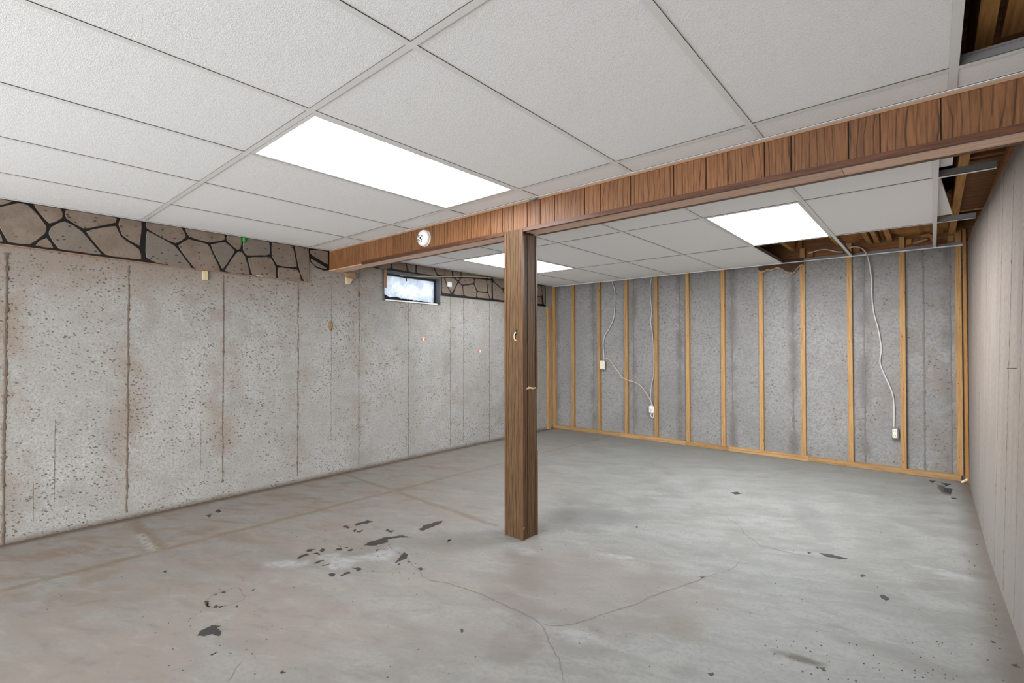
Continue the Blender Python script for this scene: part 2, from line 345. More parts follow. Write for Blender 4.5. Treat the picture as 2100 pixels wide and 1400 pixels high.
# ------------------------------------------------------------------ object kit
WORLD = {}
def _link(o, parent, org):
    COL.objects.link(o)
    if parent is not None:
        o.parent = parent; o.location = org - WORLD[parent.name]
    else: o.location = org
    WORLD[o.name] = org.copy()
    return o
def mesh(name, verts, faces, mat, parent=None, smooth=False, mats=None, fm=None):
    vs_ = [Vector(v) for v in verts]
    lo = [min(v[i] for v in vs_) for i in range(3)]; hi = [max(v[i] for v in vs_) for i in range(3)]
    org = Vector(((lo[0]+hi[0])/2, (lo[1]+hi[1])/2, lo[2]))
    me = bpy.data.meshes.new(name); me.from_pydata([v-org for v in vs_], [], faces)
    for mm in (mats or [mat]): me.materials.append(M[mm])
    if fm:
        for pidx, mi in enumerate(fm): me.polygons[pidx].material_index = mi
    bm = bmesh.new(); bm.from_mesh(me); bmesh.ops.recalc_face_normals(bm, faces=bm.faces); bm.to_mesh(me); bm.free()
    if smooth:
        for pl in me.polygons: pl.use_smooth = True
    o = bpy.data.objects.new(name, me)
    return _link(o, parent, org)
def empty(name, loc, label=None, cat=None, group=None, kind=None):
    o = bpy.data.objects.new(name, None); o.empty_display_size = .05; _link(o, None, Vector(loc)); tag(o, label, cat, group, kind); return o
def tag(o, label=None, cat=None, group=None, kind=None):
    if label: o['label'] = label
    if cat: o['category'] = cat
    if group: o['group'] = group
    if kind: o['kind'] = kind
    return o
def boxvf(x0, x1, y0, y1, z0, z1):
    v = [(x0, y0, z0), (x1, y0, z0), (x1, y1, z0), (x0, y1, z0), (x0, y0, z1), (x1, y0, z1), (x1, y1, z1), (x0, y1, z1)]
    f = [(0, 3, 2, 1), (4, 5, 6, 7), (0, 1, 5, 4), (1, 2, 6, 5), (2, 3, 7, 6), (3, 0, 4, 7)]
    return v, f
def box(name, x0, x1, y0, y1, z0, z1, mat, parent=None, bevel=0.0):
    v, f = boxvf(x0, x1, y0, y1, z0, z1)
    o = mesh(name, v, f, mat, parent)
    if bevel:
        bm = bmesh.new(); bm.from_mesh(o.data)
        bmesh.ops.bevel(bm, geom=list(bm.edges), offset=bevel, segments=1, affect='EDGES'); bm.to_mesh(o.data); bm.free()
    return o
def boxes(name, lst, mat, parent=None, mats=None, mi=None):
    V, F, I = [], [], []
    for q, b in enumerate(lst):
        v, f = boxvf(*b); k0 = len(V); V += v; F += [tuple(i+k0 for i in ff) for ff in f]
        I += [mi[q] if mi else 0]*6
    return mesh(name, V, F, mat, parent, mats=mats, fm=I if mats else None)
def catmull(pts, n=6):
    P = [Vector(p) for p in pts]; P = [P[0]*2-P[1]] + P + [P[-1]*2-P[-2]]; out = []
    for i in range(1, len(P)-2):
        a, b, c, d = P[i-1:i+3]
        for s in range(n):
            t = s/n
            out.append(.5*((2*b) + (c-a)*t + (2*a-5*b+4*c-d)*t*t + (3*b-a-3*c+d)*t**3))
    out.append(P[-2]); return out
def tube(name, pts, r, mat, parent=None, seg=7, smooth_pts=6):
    P = catmull(pts, smooth_pts) if smooth_pts else [Vector(p) for p in pts]
    V, F = [], []; up = Vector((0.13, .97, .2)).normalized()
    for i, p in enumerate(P):
        t = (P[min(i+1, len(P)-1)] - P[max(i-1, 0)]).normalized()
        a = t.cross(up); a = a.normalized() if a.length > 1e-4 else Vector((1, 0, 0)); b = t.cross(a).normalized()
        for s in range(seg):
            an = 2*math.pi*s/seg; V.append(p + a*(r*math.cos(an)) + b*(r*math.sin(an)))
    for i in range(len(P)-1):
        for s in range(seg):
            F.append((i*seg+s, i*seg+(s+1) % seg, (i+1)*seg+(s+1) % seg, (i+1)*seg+s))
    F.append(tuple(range(seg))[::-1]); F.append(tuple(range((len(P)-1)*seg, len(P)*seg)))
    return mesh(name, V, F, mat, parent, True)
def prism(name, poly, d, mat, parent=None):
    """closed outline 'poly' (points in space) extruded by vector d"""
    n = len(poly); d = Vector(d); V = [Vector(p) for p in poly]; V = V + [v+d for v in V]
    F = [tuple(range(n)), tuple(range(2*n-1, n-1, -1))] + [(i, (i+1) % n, n+(i+1) % n, n+i) for i in range(n)]
    return mesh(name, V, F, mat, parent)
def lathe(name, prof, org, axis, mat, parent=None, seg=24):
    """profile [(r, h)] spun round 'axis' from org"""
    ax = Vector(axis).normalized(); a = ax.orthogonal().normalized(); b = ax.cross(a); V, F = [], []
    for (r, h) in prof:
        for s in range(seg):
            t = 2*math.pi*s/seg; V.append(Vector(org) + ax*h + a*(r*math.cos(t)) + b*(r*math.sin(t)))
    for i in range(len(prof)-1):
        for s in range(seg): F.append((i*seg+s, i*seg+(s+1) % seg, (i+1)*seg+(s+1) % seg, (i+1)*seg+s))
    F.append(tuple(range((len(prof)-1)*seg, len(prof)*seg))); F.append(tuple(range(seg))[::-1])
    return mesh(name, V, F, mat, parent, True)
def rough_outline(pts, step, amp, seed=0):
    """subdivide a closed outline and jitter it"""
    rr = random.Random(seed); out = []; n = len(pts)
    for i in range(n):
        a, b = Vector(pts[i]), Vector(pts[(i+1) % n]); k = max(1, int((b-a).length/step))
        for s in range(k):
            p = a.lerp(b, s/k); out.append(p + Vector((rr.uniform(-amp, amp), rr.uniform(-amp, amp))))
    return out

# ================================================================== THE SETTING
# floor
fl = mesh('floor', [(-.2, YF-.1, 0), (4.75, YF-.1, 0), (4.75, YB+.1, 0), (-.2, YB+.1, 0), (-.2, YF-.1, -.1), (4.75, YF-.1, -.1), (4.75, YB+.1, -.1), (-.2, YB+.1, -.1)],
          [(0, 1, 2, 3), (7, 6, 5, 4), (0, 4, 5, 1), (1, 5, 6, 2), (2, 6, 7, 3), (3, 7, 4, 0)], 'floor')
tag(fl, 'bare grey concrete basement floor with pinkish stains and tan glue lines', kind='structure')

# left wall with its window opening (y 2.885..3.645, z 1.655..1.96)
WY0, WY1, WZ0, WZ1 = 2.885, 3.648, 1.652, 1.962
wl = boxes('wall_left', [(-.22, 0, YF-.1, WY0, 0, 2.5), (-.22, 0, WY1, YB+.1, 0, 2.5), (-.22, 0, WY0, WY1, 0, WZ0), (-.22, 0, WY0, WY1, WZ1, 2.5)], 'left')
tag(wl, 'long pitted grey concrete wall with vertical brown form seams and a small window', kind='structure')
wb = box('wall_back', -.1, 4.75, YB, YB+.2, 0, 2.105, 'back'); tag(wb, 'grey concrete wall behind the row of pine studs', kind='structure')
V, F = [], []
ys = [YF-.1] + [2.0+.2*i for i in range(20)] + [YB+.1]; zs = [0, .4, .8, 1.2, 1.6, 2.1]
for y in ys:
    for z in zs: V.append((wall_right_x(y, z), y, z))
nz = len(zs)
for i in range(len(ys)-1):
    for j in range(nz-1): F.append((i*nz+j, (i+1)*nz+j, (i+1)*nz+j+1, i*nz+j+1))
b0 = len(V)
for y in ys: V += [(4.75, y, 0), (4.75, y, 2.1)]
for i in range(len(ys)-1):
    F.append((i*nz+nz-1, (i+1)*nz+nz-1, b0+2*(i+1)+1, b0+2*i+1)); F.append((b0+2*i, b0+2*i+1, b0+2*i+3, b0+2*i+2)); F.append((i*nz, b0+2*i, b0+2*i+2, (i+1)*nz))
F.append(tuple(range(nz)) + (b0+1, b0)); F.append(tuple((len(ys)-1)*nz+j for j in range(nz)) + (b0+2*len(ys)-1, b0+2*len(ys)-2))
wr = mesh('wall_right', V, F, 'right'); tag(wr, 'beige board-marked concrete wall at the right edge', kind='structure')
wf = boxes('wall_front', [(-.1, ADDED_DOOR[0], YF-.2, YF, 0, 2.5), (ADDED_DOOR[1], 4.75, YF-.2, YF, 0, 2.5), (ADDED_DOOR[0], ADDED_DOOR[1], YF-.2, YF, 0, ADDED_DOOR[2]), (ADDED_DOOR[0], ADDED_DOOR[1], YF-.2, YF, ADDED_DOOR[3], 2.5)], 'back'); tag(wf, 'concrete wall closing the basement behind the viewer', kind='structure')

dr_ = empty('added_door_1', ((ADDED_DOOR[0]+ADDED_DOOR[1])/2, YF-.06, ADDED_DOOR[2]), 'unseen white patio doors with blinds, added behind the viewer for the fill light', kind='structure')
for i in range(3):
    a = ADDED_DOOR[0]+.002+(ADDED_DOOR[1]-ADDED_DOOR[0]-.004)*i/3; b = ADDED_DOOR[0]+.002+(ADDED_DOOR[1]-ADDED_DOOR[0]-.004)*(i+1)/3; z0, z1 = ADDED_DOOR[2]+.002, ADDED_DOOR[3]-.002
    boxes('added_door_frame', [(a, a+.06, YF-.10, YF-.04, z0, z1), (b-.06, b, YF-.10, YF-.04, z0, z1), (a+.06, b-.06, YF-.10, YF-.04, z0, z0+.09), (a+.06, b-.06, YF-.10, YF-.04, z1-.07, z1)], 'tee', dr_)
    box('added_blind', a+.06, b-.06, YF-.075, YF-.065, z0+.09, z1-.07, 'tee', dr_)
# seams: rough raised fins on the concrete
def fin(name, parent, mat, base, nrm, side, z0, z1, w, h, seed, step=.014, wob=.003):
    rr = random.Random(seed); V, F = [], []; n = int((z1-z0)/step); nrm, side = Vector(nrm), Vector(side)
    dx = 0
    for i in range(n+1):
        z = z0 + (z1-z0)*i/n; dx = dx*.8 + rr.uniform(-wob, wob)*.5; k = .35 + .65*abs(mnoise.noise(Vector((seed*3.1, 0, z*6)))) + (rr.random() < .12)*.8
        b = Vector((base(z) if callable(base) else base)); b.z = z; ww = w*(.45+.6*k)*rr.uniform(.7, 1.25); hh = h*(.2+.7*k)*rr.uniform(.4, 1.3)
        V += [b+side*(dx-ww)-nrm*.001, b+side*(dx-ww*.3)+nrm*hh, b+side*(dx+ww*.4)+nrm*hh*.8, b+side*(dx+ww)-nrm*.001]
    for i in range(n):
        for j in range(3): F.append((i*4+j, i*4+j+1, i*4+j+5, i*4+j+4))
    return mesh(name, V, F, mat, parent)
for i, (y, z0, z1, ww) in enumerate([(-.965, 0, 2.07, .009), (-.367, 0, 2.07, .009), (.232, 0, 1.8, .013), (.823, .04, 1.79, .010), (1.42, .12, 1.79, .008), (2.018, .06, 1.78, .008),
                                     (2.618, .02, 2.07, .008), (3.211, .02, 1.65, .007), (3.806, .02, 1.79, .007), (4.015, .05, 1.79, .008), (4.461, .02, 1.79, .009), (5.06, .02, 1.79, .008), (5.5, .3, 1.6, .004),
                                     (.455, .2, .72, .003), (.36, .1, .35, .003), (1.27, .25, .62, .003), (2.33, .35, 1.86, .0035), (2.25, .6, 1.1, .003)]):
    z1 = min(z1, 1.748 if y < 2.12 else (1.955 if y < 2.88 else 1.76))
    fin('form_seam', wl, 'seam' if y < 2.1 else 'seam_grey', (0, y, 0), (1, 0, 0), (0, 1, 0), z0, z1, ww, ww*.55, 11+i)
for i, x in enumerate((.058, .668, 1.276, 1.889, 2.493, 3.104, 3.716, 4.158, 4.341)):
    fin('form_seam', wb, 'seam_grey', (x, YB, 0), (0, -1, 0), (1, 0, 0), .05 if i != 7 else .02, 2.1, .011 if i not in (7,) else .013, .005, 41+i)
for i, (y, ww) in enumerate(((5.02, .004), (4.62, .003), (4.23, .007), (3.58, .007), (3.25, .003), (2.935, .007), (2.58, .005), (2.2, .006), (1.6, .006), (1.0, .006))):
    fin('form_seam', wr, 'seam_beige', (lambda z, y=y: (wall_right_x(y, z), y, z)), (-1, 0, 0), (0, 1, 0), .03, 2.09, ww, .0025, 71+i)
# clump of rusty foam on the hairline seam, small spalls on other seams
def clump(name, c, r, mat, parent, seed, sq=(.4, 1, 1.4)):
    bm = bmesh.new(); bmesh.ops.create_icosphere(bm, subdivisions=3, radius=1); V = []
    for v in bm.verts:
        n = 1+.55*mnoise.noise(v.co*2.3+Vector((seed, 0, 0)))+.25*mnoise.noise(v.co*6+Vector((0, seed, 0)))
        V.append(Vector(c)+Vector((v.co.x*sq[0], v.co.y*sq[1], v.co.z*sq[2]))*r*n)
    F = [tuple(v.index for v in f.verts) for f in bm.faces]; bm.free()
    return mesh(name, V, F, mat, parent, True)
q = atx(678, 667, 0); clump('rusty_clump', (.003, q.y, q.z), .022, 'foam', wl, 3, (.25, .9, 1.8))
q = atx(736, 603, 0); clump('rusty_clump', (.002, q.y, q.z), .012, 'seam', wl, 5, (.4, .9, 2.6))

# cracks, glue residue and chips on the slab: thin real pieces lying on it
def ribbon(name, px, w, mat, seed=1, jit=.006, z=.0008):
    rr = random.Random(seed); P = [atz(u, v, 0) for u, v in px]; Q = []
    for a, b in zip(P[:-1], P[1:]):
        k = max(1, int((b-a).length/.025))
        for s in range(k): Q.append(a.lerp(b, s/k)+Vector((rr.uniform(-jit, jit), rr.uniform(-jit, jit), 0)))
    Q.append(P[-1]); V, F = [], []
    for i, p in enumerate(Q):
        t = (Q[min(i+1, len(Q)-1)]-Q[max(i-1, 0)]).normalized(); nrm = Vector((-t.y, t.x, 0)); ww = w*rr.uniform(.4, 1.2)*(.25 if i in (0, len(Q)-1) else 1)
        V += [p+nrm*ww+Vector((0, 0, z)), p-nrm*ww+Vector((0, 0, z))]
    for i in range(len(Q)-1): F.append((2*i, 2*i+1, 2*i+3, 2*i+2))
    return mesh(name, V, F, mat, fl)
ribbon('crack', [(795, 1115), (802, 1125), (815, 1130), (832, 1140), (848, 1160), (862, 1170), (868, 1182), (885, 1190), (920, 1196), (955, 1208), (990, 1218), (1010, 1230), (1050, 1246), (1082, 1262), (1110, 1280)], .0022, 'crack', 1)
ribbon('crack', [(1110, 1280), (1140, 1283), (1180, 1278), (1220, 1265), (1260, 1252), (1300, 1240), (1340, 1220), (1390, 1205), (1440, 1185), (1480, 1173), (1512, 1160), (1516, 1146)], .0022, 'crack', 2)
ribbon('crack', [(1110, 1280), (1122, 1300), (1130, 1325), (1145, 1350), (1152, 1378), (1160, 1400)], .0020, 'crack', 3)
ribbon('crack', [(1465, 1050), (1490, 1060), (1515, 1078), (1530, 1098), (1560, 1118), (1600, 1128), (1640, 1137), (1700, 1148)], .0020, 'crack', 4)
ribbon('crack', [(1350, 1000), (1375, 1012), (1400, 1020)], .0018, 'crack', 5)
ribbon('crack', [(495, 1355), (480, 1378), (468, 1398)], .0016, 'crack', 6)
ribbon('crack', [(1650, 1240), (1690, 1254), (1720, 1262), (1735, 1268)], .0018, 'crack', 8)
ribbon('ring_mark', [(421, 1240), (424, 1230), (438, 1219), (458, 1212), (480, 1205), (492, 1206), (497, 1214), (501, 1223), (497, 1230), (482, 1236), (470, 1241), (448, 1244), (430, 1245), (421, 1240)], .0022, 'crack', 9, .004)
def patch(px, seed, mat='tar', name='adhesive_patch', step=.008, amp=.0042, h=.0016):
    P = [atz(u, v, 0) for u, v in px]; pl = rough_outline([(p.x, p.y) for p in P], step, amp, seed)
    return prism(name, [(p.x, p.y, 0.0002) for p in pl], (0, 0, h), mat, fl)
def Z4(l, s=5.526, ox=540, oy=1040): return [(ox+a/s, oy+b/s) for a, b in l]
PT = [Z4([(1140, 432), (1200, 395), (1300, 370), (1370, 340), (1460, 335), (1560, 318), (1660, 338), (1560, 340), (1480, 350), (1405, 365), (1420, 395), (1330, 415), (1250, 435)]),
      Z4([(1750, 245), (1800, 235), (1820, 205), (1900, 185), (1960, 165), (2030, 155), (2015, 178), (1930, 215), (1860, 245), (1800, 268)]),
      Z4([(1490, 635), (1530, 590), (1560, 545), (1600, 510), (1635, 535), (1620, 580), (1560, 600)]),
      Z4([(1030, 205), (1060, 180), (1120, 170), (1180, 148), (1240, 165), (1180, 180), (1110, 190), (1060, 210)]),
      Z4([(890, 220), (930, 208), (980, 225), (965, 240), (930, 230)]), Z4([(1005, 268), (1040, 250), (1060, 262), (1030, 280)]), Z4([(1050, 275), (1130, 258), (1100, 285)]),
      Z4([(1385, 262), (1410, 250), (1440, 270), (1490, 262), (1460, 285), (1420, 280)]),
      Z4([(480, 490), (520, 475), (580, 478), (540, 498), (500, 505)]), Z4([(640, 490), (665, 465), (695, 475), (680, 505), (650, 505)]), Z4([(380, 582), (420, 550), (490, 522), (505, 540), (440, 560), (415, 582)]),
      Z4([(550, 525), (620, 512), (645, 540), (600, 528)]), Z4([(805, 490), (845, 465), (890, 460), (895, 490), (850, 487)]), Z4([(850, 435), (890, 438), (870, 448)]), Z4([(915, 462), (950, 448), (960, 462)]), Z4([(955, 490), (1000, 470), (1015, 485), (990, 497)]),
      Z4([(575, 628), (640, 605), (690, 602), (640, 622), (590, 638)]), Z4([(670, 660), (755, 640), (720, 662)]),
      Z4([(735, 765), (770, 745), (815, 755), (800, 785), (755, 785)]), Z4([(875, 770), (920, 745), (970, 725), (990, 745), (930, 762), (900, 775)]), Z4([(1010, 685), (1040, 690), (1090, 685), (1115, 705), (1075, 725), (1045, 705)]),
      Z4([(1755, 695), (1785, 682), (1815, 698), (1785, 712)]), Z4([(1520, 645), (1545, 640), (1540, 655)]), Z4([(1640, 615), (1660, 608), (1660, 625)]), Z4([(1270, 480), (1310, 482), (1285, 500)]), Z4([(2085, 372), (2110, 368), (2110, 388), (2090, 386)]),
      [(404, 1303), (414, 1292), (428, 1286), (436, 1281), (452, 1284), (443, 1288), (454, 1296), (450, 1304), (436, 1300), (420, 1303)],
      [(420, 1233), (428, 1232), (425, 1243), (432, 1244), (423, 1242)], [(438, 1244), (446, 1240), (446, 1245), (440, 1246)], [(447, 1244), (456, 1243), (450, 1246)], [(455, 1214), (464, 1211), (460, 1217)], [(482, 1244), (489, 1242), (485, 1246)], [(438, 1220), (443, 1218), (441, 1221)], [(516, 1210), (521, 1208), (519, 1212)],
      [(433, 1342), (442, 1336), (443, 1340), (436, 1344)], [(573, 1379), (580, 1374), (586, 1379), (578, 1382)], [(441, 1049), (449, 1044), (453, 1049), (446, 1051)], [(422, 1057), (434, 1054), (430, 1060)], [(334, 1171), (343, 1169), (338, 1174)],
      [(1500, 1010), (1512, 1008), (1520, 1012), (1508, 1014)], [(1680, 1134), (1705, 1137), (1736, 1145), (1720, 1146), (1695, 1141)], [(1655, 1131), (1664, 1133), (1658, 1135)], [(1764, 1180), (1770, 1177), (1774, 1181), (1768, 1184)],
      [(1803, 1222), (1812, 1220), (1824, 1228), (1818, 1231), (1808, 1226)], [(1436, 1183), (1444, 1182), (1442, 1185)], [(1670, 1368), (1678, 1366), (1676, 1372)], [(1682, 1369), (1690, 1368), (1693, 1375), (1686, 1375)], [(1452, 1380), (1462, 1379), (1463, 1384), (1455, 1384)],
      [(2032, 1313), (2038, 1316), (2041, 1319), (2036, 1317)], [(2076, 1363), (2084, 1361), (2090, 1368), (2082, 1366)], [(1302, 1080), (1309, 1079), (1306, 1082)], [(943, 1291), (948, 1289), (949, 1296), (945, 1297)], [(917, 1108), (923, 1106), (925, 1109), (919, 1110)],
      [(1905, 985), (1918, 986), (1912, 990)], [(1930, 990), (1954, 992), (1940, 996)], [(1935, 1000), (1953, 1002), (1950, 1014), (1938, 1008)], [(1950, 1020), (1962, 1021), (1955, 1024)]]
for i, px in enumerate(PT): patch(px, 100+i)
rr = random.Random(5)
DV, DF = [], []
def fleck(x, y, s):
    k0 = len(DV); a = rr.uniform(0, 6.3); n = 5
    for i in range(n): DV.append((x+s*rr.uniform(.5, 1.2)*math.cos(a+i*6.283/n), y+s*rr.uniform(.4, 1.0)*math.sin(a+i*6.283/n), .0004))
    for i in range(n): DV.append((DV[k0+i][0], DV[k0+i][1], .0022))
    DF.append(tuple(k0+n+i for i in range(n)))
    for i in range(n): DF.append((k0+i, k0+(i+1) % n, k0+n+(i+1) % n, k0+n+i))
for (u0, u1, v0, v1, n, s) in ((1540, 2080, 1310, 1398, 60, .0035), (2030, 2085, 1190, 1330, 26, .004), (760, 900, 1090, 1190, 40, .003), (580, 760, 1080, 1130, 20, .003), (300, 560, 1250, 1390, 26, .003), (60, 1000, 1150, 1390, 40, .0025), (1050, 2000, 1000, 1390, 60, .0025), (1985, 2040, 1010, 1180, 26, .005)):
    for _ in range(n):
        p = atz(rr.uniform(u0, u1), rr.uniform(v0, v1), 0)
        if .03 < p.x < 4.42: fleck(p.x, p.y, s*rr.uniform(.3, 1.1))
dob = mesh('grit', DV, DF, 'tar', fl); tag(dob, kind='stuff')

# ------------------------------------------------------------------ suspended ceiling
ce = empty('ceiling', (2.2, 0.8, ZC), 'white suspended ceiling of textured lay-in tiles with open cells at the right', kind='structure')
NX = [.03, .622, 1.232, 1.841, 2.451, 3.06, 3.67, 4.28]; NY = [YF+.02, -2.767, -1.548, -.329, .8905, 2.110, 2.286]
FX = [.03, .563, 1.175, 1.787, 2.399, 3.011, 3.623, 4.24]; FY = [2.445, 3.42, 4.65, 5.795]
LIGHT_CELLS = [(1.841, 2.451, .8905, 2.110), (.563, 1.175, 3.42, 4.65), (3.011, 3.623, 3.42, 4.65), (1.841, 2.451, -2.767, -1.548), (3.67, 4.28, -2.767, -1.548), (.622, 1.232, -2.767, -1.548)]
def is_light(x0, y0): return any(abs(x0-c[0]) < .01 and abs(y0-c[2]) < .01 for c in LIGHT_CELLS)
def tile(x0, x1, y0, y1, parent=ce, z=ZC+.0015):
    g = .004; sag = R.uniform(-.0006, .0006)
    # bottom face with a slightly eased rim
    e = .004; V = []
    for (dx, zz) in ((0, z+.003+sag), (e, z+sag)):
        V += [(x0+g+dx, y0+g+dx, zz), (x1-g-dx, y0+g+dx, zz), (x1-g-dx, y1-g-dx, zz), (x0+g+dx, y1-g-dx, zz)]
    V += [(x0+g, y0+g, z+.016), (x1-g, y0+g, z+.016), (x1-g, y1-g, z+.016), (x0+g, y1-g, z+.016)]
    F = [(4, 7, 6, 5), (8, 9, 10, 11)]
    for i in range(4): j = (i+1) % 4; F += [(i, j, 4+j, 4+i), (i, 8+i, 8+j, j)]
    return mesh('ceiling_tile', V, F, 'tile', parent)
for XS, YS in ((NX, NY), (FX, FY)):
    for i in range(len(XS)-1):
        for j in range(len(YS)-1):
            x0, x1, y0, y1 = XS[i], XS[i+1], YS[j], YS[j+1]
            if is_light(x0, y0): continue
            if XS is FX and j == 2 and i >= 5: continue
            tile(x0, x1, y0, y1)
tile(4.28, 4.50, 2.110, 2.286)
def tee(x0, x1, y0, y1, web=True, end_dark=True):
    """inverted tee: 24 mm flange with side edges darkened as shadow lines and an upright web"""
    t = .0032; z0 = ZC-.0015; V, F = boxvf(x0, x1, y0, y1, z0, z0+t); I = [0, 1, 1, 1, 1, 1]
    if web:
        if x1-x0 > y1-y0: yc = (y0+y1)/2; b = (x0, x1, yc-.001, yc+.001, z0+t, z0+.038)
        else: xc = (x0+x1)/2; b = (xc-.001, xc+.001, y0, y1, z0+t, z0+.038)
        v, f = boxvf(*b); V += v; F += [tuple(q+8 for q in ff) for ff in f]; I += [2]*6
        if x1-x0 > y1-y0: b = (x0, x1, yc-.004, yc+.004, z0+.030, z0+.038)
        else: b = (xc-.004, xc+.004, y0, y1, z0+.030, z0+.038)
        v, f = boxvf(*b); V += v; F += [tuple(q+16 for q in ff) for ff in f]; I += [2]*6
    return mesh('grid_tee', V, F, 'tee', ce, mats=['tee', 'tee_shade', 'steel'], fm=I)
H = .012
for y in NY[1:-1]: tee(.02, 4.50 if y > 2 else 4.46, y-H, y+H)
for x in NX[1:]:
    for j in range(len(NY)-1): tee(x-H, x+H, NY[j]+(H if j else 0), NY[j+1]-(H if j < len(NY)-2 else 0))
for y, xe in ((FY[1], 4.47), (FY[2], 4.455)): tee(.02, xe, y-H, y+H)
for x in FX[1:]:
    for j in range(3): tee(x-H, x+H, FY[j]+(H if j else .005), FY[j+1]-(H if j < 2 else .0))
# wall angles
def angle(b1, b2): return boxes('wall_angle', [b1, b2], 'tee', ce, mats=['tee', 'steel'], mi=[0, 1])
angle((.0205, .042, YF+.01, 2.286, ZC-.003, ZC-.0012), (.0205, .022, YF+.01, 2.286, ZC-.0012, ZC+.022))
angle((.0205, .042, 2.445, 5.79, ZC-.003, ZC-.0012), (.0205, .022, 2.445, 5.79, ZC-.0012, ZC+.022))
angle((.03, 4.44, 5.776, 5.798, ZC-.009, ZC-.0012), (.03, 4.44, 5.7965, 5.798, ZC-.0012, ZC+.022))
angle((.03, 4.50, 2.277, 2.2985, ZC-.003, ZC-.0012), (.03, 4.50, 2.297, 2.2985, ZC-.0012, ZC+.022))
angle((.03, 4.46, 2.4425, 2.464, ZC-.003, ZC-.0012), (.03, 4.46, 2.4425, 2.444, ZC-.0012, ZC+.022))

# troffers lying in the grid
def troffer(c, label, lit):
    x0, x1, y0, y1 = c; xm, ym = (x0+x1)/2, (y0+y1)/2
    t = empty('ceiling_light', (xm, ym, ZC), label, 'ceiling light', 'lit troffer panels in the ceiling grid')
    g = .014; fr = .018
    boxes('frame', [(x0+g, x1-g, y0+g, y0+g+fr, ZC-.001, ZC+.006), (x0+g, x1-g, y1-g-fr, y1-g, ZC-.001, ZC+.006), (x0+g, x0+g+fr, y0+g+fr, y1-g-fr, ZC-.001, ZC+.006), (x1-g-fr, x1-g, y0+g+fr, y1-g-fr, ZC-.001, ZC+.006)], 'tee', t)
    box('diffuser', x0+g+fr, x1-g-fr, y0+g+fr, y1-g-fr, ZC+.002, ZC+.005, lit, t)
    hz = ZC+.09
    boxes('housing', [(x0+g, x1-g, y0+g, y1-g, hz, hz+.002), (x0+g, x0+g+.002, y0+g, y1-g, ZC+.007, hz), (x1-g-.002, x1-g, y0+g, y1-g, ZC+.007, hz), (x0+g, x1-g, y0+g, y0+g+.002, ZC+.007, hz), (x0+g, x1-g, y1-g-.002, y1-g, ZC+.007, hz)], 'steel', t)
for c, lt, l in zip(LIGHT_CELLS, ('lit_near', 'lit_corner', 'lit_far', 'lit_added_rear', 'lit_added_rear', 'lit_added_rear'), ('large lit white light panel in the near ceiling, before the wood beam', 'lit light panel in the far ceiling, partly hidden by the wood post', 'lit light panel in the far ceiling beside the open joist gap at right',
                              'added unseen light panel in the ceiling behind the viewer, middle of three', 'added unseen light panel in the ceiling behind the viewer, by the beige wall', 'added unseen light panel in the ceiling behind the viewer, by the pitted wall')):
    troffer(c, l, lt)

# ------------------------------------------------------------------ framing seen through the open cells
fr = empty('floor_framing', (4.0, 3.0, 2.1), 'brown wooden joists and subfloor exposed above the missing ceiling tiles', 'joists')
box('subfloor', -.2, 4.75, YF-.1, YB+.2, 2.42, 2.45, 'ply', fr)
box('joist', 4.335, 4.378, -1.0, 5.83, 2.17, 2.42, 'joist', fr)
box('joist', 3.905, 3.943, 2.5, 5.83, 2.17, 2.42, 'joist', fr)
box('joist', 3.50, 3.538, 2.5, 5.83, 2.19, 2.42, 'joist', fr); box('joist', 3.095, 3.133, 2.5, 5.83, 2.19, 2.42, 'joist', fr); box('joist', 2.69, 2.728, 2.5, 5.83, 2.19, 2.42, 'joist', fr)
box('nailer', 3.752, 3.787, 4.9, 5.83, 2.17, 2.21, 'joist', fr); box('nailer', 3.812, 3.847, 4.9, 5.83, 2.17, 2.21, 'joist', fr)
box('sill_plate', -.1, 4.75, YB+.005, YB+.15, 2.105, 2.145, 'block', fr)
box('rim_board', -.1, 4.75, YB+.02, YB+.05, 2.145, 2.42, 'ply', fr)
V = []
box('side_sill', 4.50, 4.74, YF, YB, 2.1, 2.14, 'block', fr); box('side_rim', 4.56, 4.60, YF, YB, 2.14, 2.42, 'ply', fr)
box('blocking', 4.378, 4.56, 3.62, 3.66, 2.20, 2.34, 'block', fr)
box('blocking', 4.378, 4.56, 3.20, 3.24, 2.24, 2.42, 'ply', fr)
box('plywood_piece', 4.38, 4.56, 3.70, 5.00, 2.20, 2.212, 'ply', fr); box('plywood_edge', 4.38, 4.55, 4.985, 5.0, 2.192, 2.2, 'joist', fr)
box('blocking', 4.378, 4.56, 1.2, 1.24, 2.2, 2.42, 'joist', fr); box('blocking', 4.40, 4.55, .6, 2.26, 2.19, 2.23, 'joist', fr)
for x0, x1, z0, z1, mt in ((3.24, 3.30, 2.10, 2.17, 'block'), (3.64, 3.69, 2.10, 2.16, 'stud_dark'), (4.04, 4.08, 2.12, 2.17, 'stud_dark'), (4.33, 4.37, 2.11, 2.16, 'stud'), (3.16, 3.20, 2.21, 2.3, 'block'), (3.58, 3.625, 2.22, 2.3, 'stud_dark'), (3.99, 4.03, 2.22, 2.3, 'block'), (4.38, 4.43, 2.2, 2.26, 'block')):
    box('stud_block', x0, x1, 5.805, 5.838, z0, z1, mt, fr)
